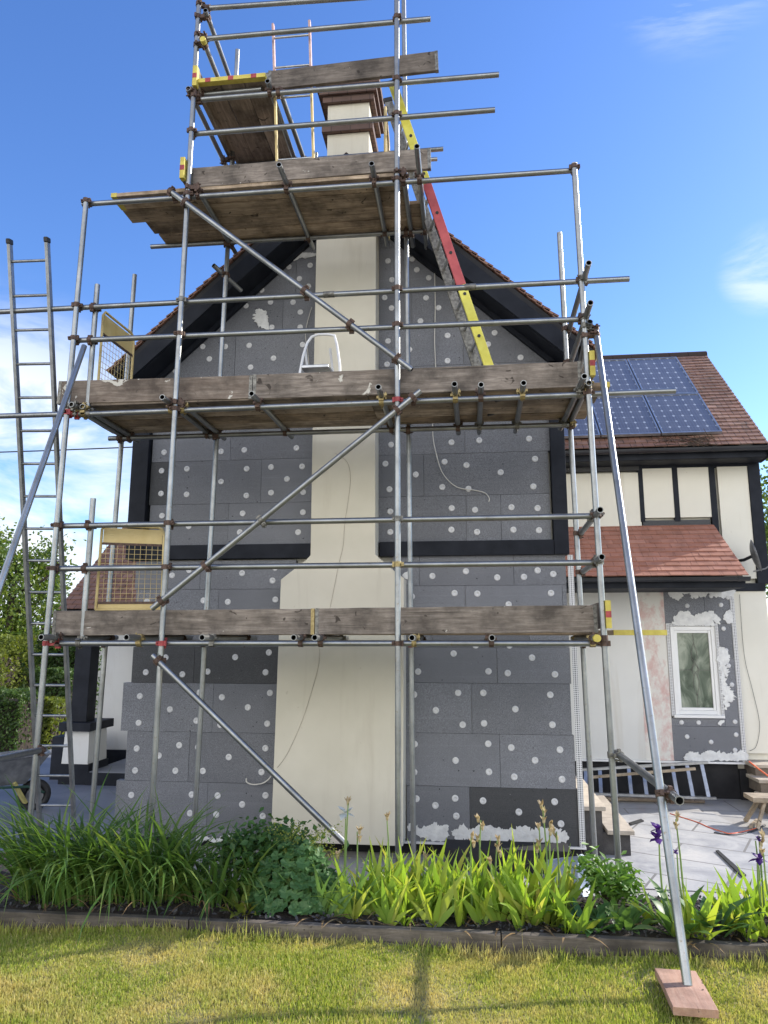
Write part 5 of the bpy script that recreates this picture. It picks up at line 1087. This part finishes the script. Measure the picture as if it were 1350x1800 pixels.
# sheets and stones by the drive
q = [onZ(x, y, GZ) for x, y in ((-60,1297),(20,1297),(46,1287),(40,1278),(-40,1276))]; b = MB(); b.prism(q, (0, 0, .14)); tag(b.build('sack', 'card', bevel=.04), 'brown paper sack lying on the drive near the stone edging', 'sack')
q = [onZ(x, y, GZ+.005) for x, y in ((-60,1302),(25,1298),(48,1291),(40,1300),(-20,1306))]; b = MB(); b.prism(q, (0, 0, .012)); tag(b.build('plastic_sheet', 'sheet'), 'white plastic sheet lying flat on the drive beside a sack', 'sheet')
for i in range(15):
    q = onZ(-30+i*12.5, 1283-i*1.6+random.uniform(-2, 2), GZ); bm = bmesh.new(); bmesh.ops.create_icosphere(bm, subdivisions=2, radius=1); s = (random.uniform(.16,.27), random.uniform(.14,.2), random.uniform(.11,.18)); ph_ = random.random()*9
    b = MB(); bm.verts.ensure_lookup_table(); b.add([(q.x+v.co.x*s[0]*(1+.18*math.sin(v.co.y*4+ph_)), q.y+v.co.y*s[1]*(1+.15*math.sin(v.co.z*5+ph_)), GZ+.08+v.co.z*s[2]*(1+.15*math.sin(v.co.x*4+ph_*2))) for v in bm.verts], [[v.index for v in f.verts] for f in bm.faces], 0, True); bm.free()
    tag(b.build('edging_stone', 'stone'), 'rounded brown stone in the row edging the far drive', 'stone', 'stones edging the far garden bed')
slab('path', [(0,0),(1,0),(1,1)], GZ, .001, 'brickpave', None, None) if False else None

# ------------------------------------------------------------------ plants of the border
def strap(name, cx, cy, n, L0, L1, lab, spread=.22, cat='plant', az_bias=None, w=.025):
    t = empty(name, (cx, cy, .04), lab, cat); b = MB()
    for _ in range(n):
        r = spread*math.sqrt(random.random()); a = random.random()*6.283; x, y = cx+r*1.25*math.cos(a), cy+r*.8*math.sin(a)
        az = a+random.gauss(0, .6) if random.random() < .8 else random.random()*6.283
        if az_bias is not None and random.random() < .35: az = random.gauss(az_bias, .5)
        L = random.uniform(L0, L1); lean = abs(random.gauss(.16, .17)); curl = random.uniform(.8, 2.5)*(1.15 if L > (L0+L1)/2 else .9)
        b.leaf((x, y, .03+random.uniform(-.02,.02)), az, L, random.uniform(.7, 1.25)*w, lean, curl, 7, 0, .35, 1.0, .3, random.gauss(0,.4))
    b.build('leaves', 'daylily', t)
    b = MB()
    for _ in range(int(n*.10)):
        a = random.random()*6.283; r = spread*1.0; b.leaf((cx+r*math.cos(a), cy+r*.8*math.sin(a), .05), a+random.gauss(0,.5), random.uniform(.25,.5), .011, .9, 1.1, 5)
    b.build('dead_leaves', 'deadleaf', t); return t
strap('strap_leaved_plant', -2.72, 4.93, 270, .56, .98, 'arching strap-leaved clump spilling over the timber edging, brightest leaves', .28, az_bias=-2.0)
strap('strap_leaved_plant', -2.22, 5.0, 270, .52, .90, 'dark strap-leaved clump in front of the leftmost insulation boards', .27, az_bias=-1.7)
strap('strap_leaved_plant', -1.72, 5.02, 150, .38, .64, 'strap-leaved clump beside the small red-flowered shrub', .24)
# fuchsia: branching stems, small leaves, hanging red flowers
def shrub(name, c, rad, n, mat, lab, leaf=(.045, .028), stems=9, cat='shrub', extra=None, dens=.55):
    c = Vector(c); t = empty(name, c, lab, cat); b = MB(); bl = MB(); tips = []
    for i in range(stems):
        a = 6.283*i/stems+random.random(); e = Vector((math.cos(a)*rad[0]*random.uniform(.2,1), math.sin(a)*rad[1]*random.uniform(.2,1), rad[2]*random.uniform(.6,1)))
        m_ = e*.5+Vector((0,0,rad[2]*.18)); b.path([c, c+m_, c+e], [.006, .004, .002], 5); tips += [c+e, c+m_*1.3, c+(m_+e)*.6]
    for _ in range(n):
        q = random.choice(tips)+Vector((random.gauss(0,1)*rad[0]*.28, random.gauss(0,1)*rad[1]*.28, random.gauss(0,1)*rad[2]*.17))
        if q.z < c.z+.02: continue
        L = random.uniform(*leaf)*1.2
        bl.card(q, (random.gauss(0,.7), random.gauss(-.25,.6), 1), L, L*(.36 if mat == 'young' else .55))
    b.build('stems', 'bark', t); bl.build('leaves', mat, t); return t
p = onY(468, 1560, 5.15); fu = shrub('fuchsia_shrub', (p.x, 5.2, .03), (.34, .3, .37), 1400, 'fuchsia', 'dark leafy shrub with hanging red flowers before the chimney foot', (.04, .06), 14)
fl = MB()
for px, py in ((465,1535),(468,1545),(458,1540),(430,1550),(497,1530),(455,1548)):
    q = onY(px, py, 4.98)
    for k in range(6): fl.leaf(q, k*1.047, .05, .02, 2.5, .5, 3)
    fl.tube(q, q+Vector((0,0,.03)), .003, 5)
fl.build('flowers', 'pinkfl', fu)
def roundleaf(name, c, rad, n, lab, mat='mantle', r0=.024, r1=.05):
    t = empty(name, c, lab, 'plant'); b = MB(); s = MB()
    for _ in range(n):
        a = random.random()*6.283; q = math.sqrt(random.random()); x, y = c[0]+rad[0]*q*math.cos(a), c[1]+rad[1]*q*math.sin(a); z = c[2]+rad[2]*(1-q*q)*random.uniform(.5,1)+.06
        r = random.uniform(r0, r1); nr = Vector((math.cos(a)*q*.7+random.gauss(0,.25), math.sin(a)*q*.7-.25+random.gauss(0,.25), 1)).normalized(); u = nr.orthogonal().normalized(); w = nr.cross(u); k = 14; P = Vector((x, y, z))
        rim = [P+(u*math.cos(6.283*i/k)+w*math.sin(6.283*i/k))*r*(1 if i % 2 else .82)*(1 if i else .3)+nr*(r*.22*(1+.3*math.sin(i*2))) for i in range(k)]
        b.add([P]+rim, [(0, i+1, (i+1) % k+1) for i in range(k)], 0, False); s.path([Vector((c[0]+(x-c[0])*.3, c[1]+(y-c[1])*.3, c[2])), P], .0025, 4)
    s.build('stalks', 'stem', t); b.build('leaves', mat, t); return t
p = onY(520, 1570, 5.0); lm = roundleaf('round_leaved_plant', (p.x, 5.0, .02), (.33, .25, .37), 380, 'round-leaved green plant with lime flower sprays left of the irises')
b = MB()
for _ in range(30):
    x, y = p.x+random.gauss(.03,.14), 5.05+random.gauss(0,.1); z = random.uniform(.33,.50)
    for _k in range(26): b.card((x+random.gauss(0,.03), y+random.gauss(0,.03), z+random.gauss(0,.025)), (random.gauss(0,1), random.gauss(0,1), 1), .014, .011)
b.build('flower_sprays', 'hosta', lm)
def rosette(name, c, n, L, lab, mat='hosta', W=.055, rad=.1):
    t = empty(name, c, lab, 'plant'); b = MB()
    for _ in range(n):
        a = random.random()*6.283; r = rad*math.sqrt(random.random()); b.leaf((c[0]+r*math.cos(a), c[1]+r*math.sin(a), c[2]), a+random.gauss(0,.5), random.uniform(*L), random.uniform(.75,1.2)*W, random.uniform(.3,1.1), random.uniform(.4,1.0), 5, 0, .2, .9, .5)
    b.build('leaves', mat, t); return t
p = onZ(415, 1612, .06); rosette('rosette_plant', (p.x, p.y+.1, .05), 26, (.09, .17), 'small yellow-green rosette at the timber edging below the shrub', 'hosta', .05, .07)
p = onZ(985, 1640, .06)
for k, (px, py, lab) in enumerate(((905,1622,'low rosette with yellowing leaves right of the big iris clump'), (965,1632,'low rosette with one golden leaf on the edging'), (1035,1640,'low dark rosette left of the raking pole beside mulch'), (1100,1640,'low broad-leaved rosette between leafy shrub and small iris'))):
    p = onZ(px, py, .06); rosette('rosette_plant', (p.x, p.y+.12, .05), 30, (.10, .19), lab, ['hosta','hosta','mantle','irisdark'][k], .055, .12)
def iris(name, pts, n, lab, L=(.42, .66), mat='iris', W=.052, az=None):
    c = pts[len(pts)//2]; t = empty(name, (c[0], c[1], .03), lab, 'iris plant'); b = MB(); dl = MB()
    for (x, y) in pts:
        fa = random.random()*math.pi if az is None else az+random.gauss(0,.35)
        for k in range(n):
            s = (k-(n-1)/2)/(n/2); a = fa if s > 0 else fa+math.pi
            b.leaf((x+.02*s*math.cos(fa), y+.02*s*math.sin(fa), .02+random.uniform(-.02,.02)), a+random.gauss(0,.2), random.uniform(L[0]*.75, L[1])*(1-.28*abs(s)), random.uniform(.65,1.3)*W, .06+.5*abs(s)+abs(random.gauss(0,.09)), (random.uniform(.8,1.9) if random.random() < .13 else random.uniform(-.15,.45))+.3*abs(s), 6, 0, .18, .8, .28, math.pi/2+random.gauss(0,.35))
        for _q in range(random.choice((0,1,1,2))): dl.leaf((x, y-.03, .03), random.gauss(-1.6,.9), random.uniform(.15,.3), .018, 1.1, .8, 4)
    b.build('leaves', mat, t)
    if dl.v: dl.build('dead_leaves', 'deadleaf', t)
    return t
def spent(par, px, py, Y, kind='spent', n=1, z0=.1, sz=1.0):
    q = onY(px, py, Y); base = Vector((q.x+random.uniform(-.03,.03), Y+.02, z0)); s = MB(); s.path([base, base.lerp(q, .6)+Vector((random.uniform(-.01,.01), 0, 0)), q], [.007, .0055, .004], 6); so_ = s.build('flower_stalk', 'stem', par)
    f = MB()
    for k in range(n):
        c = q+Vector((random.gauss(0,.010), random.gauss(0,.01), -.045*k*sz+.01))
        for j in range(8 if kind in ('purple', 'whitefl') else 6):
            if kind in ('purple', 'whitefl'): f.leaf(c, j*.785+random.gauss(0,.3), random.uniform(.05,.075)*sz, .045*sz, .5 if j % 2 else 1.5, 1.4 if j % 2 else 1.2, 4, 0, -.2, .7, .5)
            else: f.leaf(c+Vector((0,0,-.01)), random.random()*6.283, random.uniform(.03,.055)*sz, .022*sz, random.uniform(.1,.5), random.uniform(.3,1.2), 4, 0, -.4, .8, .45)
        f.lathe([(.0001,-.03*sz), (.008*sz,-.02*sz), (.010*sz,0), (.005*sz,.012*sz)], c, 8)
    f.build('flower', kind, so_); return so_
def spots(x0, x1, y0, y1, n): return [(x0+(x1-x0)*(i+.5)/n+random.uniform(-.05,.05), random.uniform(y0, y1)) for i in range(n)]
i1 = iris('iris_clump', spots(-.80, .62, 4.71, 4.84, 16)+spots(-.80, .55, 4.84, 5.0, 22)+spots(-.65, .6, 5.0, 5.35, 28), 6, 'wide clump of yellow-green irises with faded flowers before the wall', (.33, .52))
i0 = iris('iris_clump', [(-1.0+.06*k, 4.80+.03*random.random()) for k in range(5)], 6, 'grey-green iris fan leaning left at the end of the wide clump', (.36, .52), 'irisdark', .036, 2.6)
for px, py, n in ((628,1462,2),(680,1438,1),(845,1442,2),(828,1472,2),(842,1476,1),(874,1478,3),(954,1418,3),(966,1450,2),(978,1462,2),(948,1455,1),(942,1483,2),(746,1510,1),(862,1515,1),(595,1505,1),(612,1412,1)): spent(i1, px, py, random.uniform(4.85, 5.2), 'spent', n)
spent(i1, 608, 1432, 5.0, 'whitefl', 1, .1, 1.15)
i2 = iris('iris_clump', spots(1.10, 1.38, 4.72, 5.0, 6), 6, 'small iris fan with a purple flower behind the raking pole', (.28, .44))
spent(i2, 1158, 1462, 4.95, 'purple', 2); spent(i2, 1188, 1440, 5.0, 'spent', 2); spent(i2, 1190, 1500, 4.95, 'purple', 1, .1, .4)
i3 = iris('iris_clump', spots(1.42, 2.3, 4.71, 4.92, 14)+spots(1.5, 2.4, 4.98, 5.3, 12), 6, 'broad iris clump with purple flower at the picture edge', (.25, .42))
spent(i3, 1331, 1512, 4.95, 'purple', 1); spent(i3, 1334, 1470, 4.98, 'spent', 2); spent(i3, 1328, 1478, 4.97, 'purple', 1, .1, .5); spent(i3, 1342, 1500, 4.9, 'spent', 1)
p = onZ(1185, 1655, .05); rosette('drooping_plant', (p.x+.05, p.y+.1, .06), 12, (.22, .34), 'broad drooping pale leaves hanging over the edging by the pole', 'irisdark', .075, .08)
p = onZ(1265, 1655, .05); rosette('drooping_plant', (p.x, p.y+.12, .06), 14, (.2, .34), 'broad drooping green leaves over the edging right of the pole', 'mantle', .085, .1)
p = onY(1075, 1585, 5.1); shrub('leafy_shrub', (p.x, 5.15, .0), (.17, .16, .31), 620, 'young', 'young serrated-leaved shrub in front of the two right uprights', (.05, .075), 16)

# ------------------------------------------------------------------ garden behind: trees and hedges
def crown(c, r, n, mat, t, leaf=(.10, .17), holes=.5):
    b = MB(); c = Vector(c); cl_ = []
    for _ in range(int(holes*60)):
        d = Vector((random.gauss(0,1), random.gauss(0,1), random.gauss(0,1))).normalized(); cl_.append(c+Vector((d.x*r[0], d.y*r[1], d.z*r[2]))*random.uniform(.35, 1.0))
    for _ in range(n):
        q = random.choice(cl_)+Vector((random.gauss(0,1)*r[0], random.gauss(0,1)*r[1], random.gauss(0,1)*r[2]))*.15
        L = random.uniform(*leaf); b.card(q, (random.gauss(0,1), random.gauss(-.3,1), random.gauss(.5,.8)), L, L*.55)
    return b.build('crown', mat, t)
def tree(name, x, y, h, cr_, lab, mat, n=5000, leaf=(.10,.17), cat='tree', lo=.35):
    t = empty(name, (x, y, GZ), lab, cat); b = MB(); top = Vector((x, y, GZ+h*.8)); b.path([(x, y, GZ), (x+.05, y, GZ+h*.3), (x-.06, y, GZ+h*.55), top], [.13, .10, .07, .02], 8)
    for k in range(7):
        z = GZ+h*random.uniform(.25,.7); a = random.random()*6.283; b.path([(x, y, z), (x+cr_[0]*.45*math.cos(a), y+cr_[1]*.45*math.sin(a), z+.3), (x+cr_[0]*.8*math.cos(a), y+cr_[1]*.8*math.sin(a), z+.75)], [.05, .03, .01], 6)
    b.build('trunk', 'bark', t); crown((x, y, GZ+h*(lo+1)/2), (cr_[0], cr_[1], h*(1-lo)/2), n, mat, t, leaf); return t
def hedge(name, x, y, w, d, h, lab, mat, n, leaf=(.06,.1), cat='hedge'):
    t = empty(name, (x, y, GZ), lab, cat); b = MB(); b.box((x-w*.42, y-d*.35, GZ), (x+w*.42, y+d*.4, GZ+h*.82)); b.build('branches', 'soil', t); b = MB()
    for _ in range(n):
        f = random.random(); px_, py_, pz = random.uniform(-.5,.5), random.uniform(-.5,.5), random.random()**.8
        if f < .55: py_ = -.5+abs(random.gauss(0,.07))
        elif f < .8: pz = 1-abs(random.gauss(0,.06))
        elif f < .9: px_ = .5-abs(random.gauss(0,.06))
        k = 1+.10*math.sin(px_*w*3+pz*4)+.06*math.sin(px_*w*8+1); L = random.uniform(*leaf)
        b.card((x+px_*w, y+py_*d*k, GZ+pz*h*(k*.5+.5)), (random.gauss(0,.8), random.gauss(-.7,.7), random.gauss(.6,.6)), L, L*.6)
    b.build('foliage', mat, t); return t
def gp_(px, py, Y): return onY(px, py, Y)
q = gp_(20, 1100, 15); tree('garden_tree', q.x, 15.0, 4.6, (1.35, 1.2), 'sunlit yellow-green tree left of the tall ladder, tallest in the garden', 'tree', 8500, (.07, .13), lo=.28)
q = gp_(75, 1060, 17); tree('garden_tree', q.x, 17.2, 4.0, (.75, .8), 'thin-branched tree behind the tall ladder foot', 'tree', 2600, (.07, .12), lo=.3)
q = gp_(-20, 1170, 14); hedge('hedge', q.x-.9, 14.2, 2.9, 1.0, 2.05, 'clipped golden hedge at the left edge of the garden', 'hedgey', 9000)
q = gp_(108, 1170, 15); hedge('hedge', q.x, 15.4, 1.0, 1.0, 2.2, 'green hedge bush between the ladder stiles by the porch', 'hedge', 4500)
q = gp_(15, 1225, 12); hedge('garden_bush', q.x-.55, 12.9, .9, .8, 1.15, 'dark rounded bush in shade at far left of the drive', 'hedge', 2600, (.05,.08), 'bush')
q = gp_(70, 1225, 13.4); hedge('garden_bush', q.x, 13.6, .7, .6, .95, 'small bush with bright leaves behind the ladder by the stone edging', 'hedgey', 1500, (.07,.12), 'bush')
q = gp_(120, 1200, 14.6); hedge('garden_bush', q.x, 14.2, .8, .6, 1.5, 'dark bush against the black porch post', 'hedge', 2600, (.05,.09), 'bush')
hedge('hedge', -16, 19, 11, 1.2, 2.3, 'long dark hedge closing the garden behind the drive', 'hedge', 9000, (.12,.2))
q = gp_(1352, 900, 18); tree('garden_tree', q.x+.9, 18.5, 7.2, (1.3, 1.2), 'tree peeping out beyond the right corner of the wing', 'tree', 4500, (.1, .16))
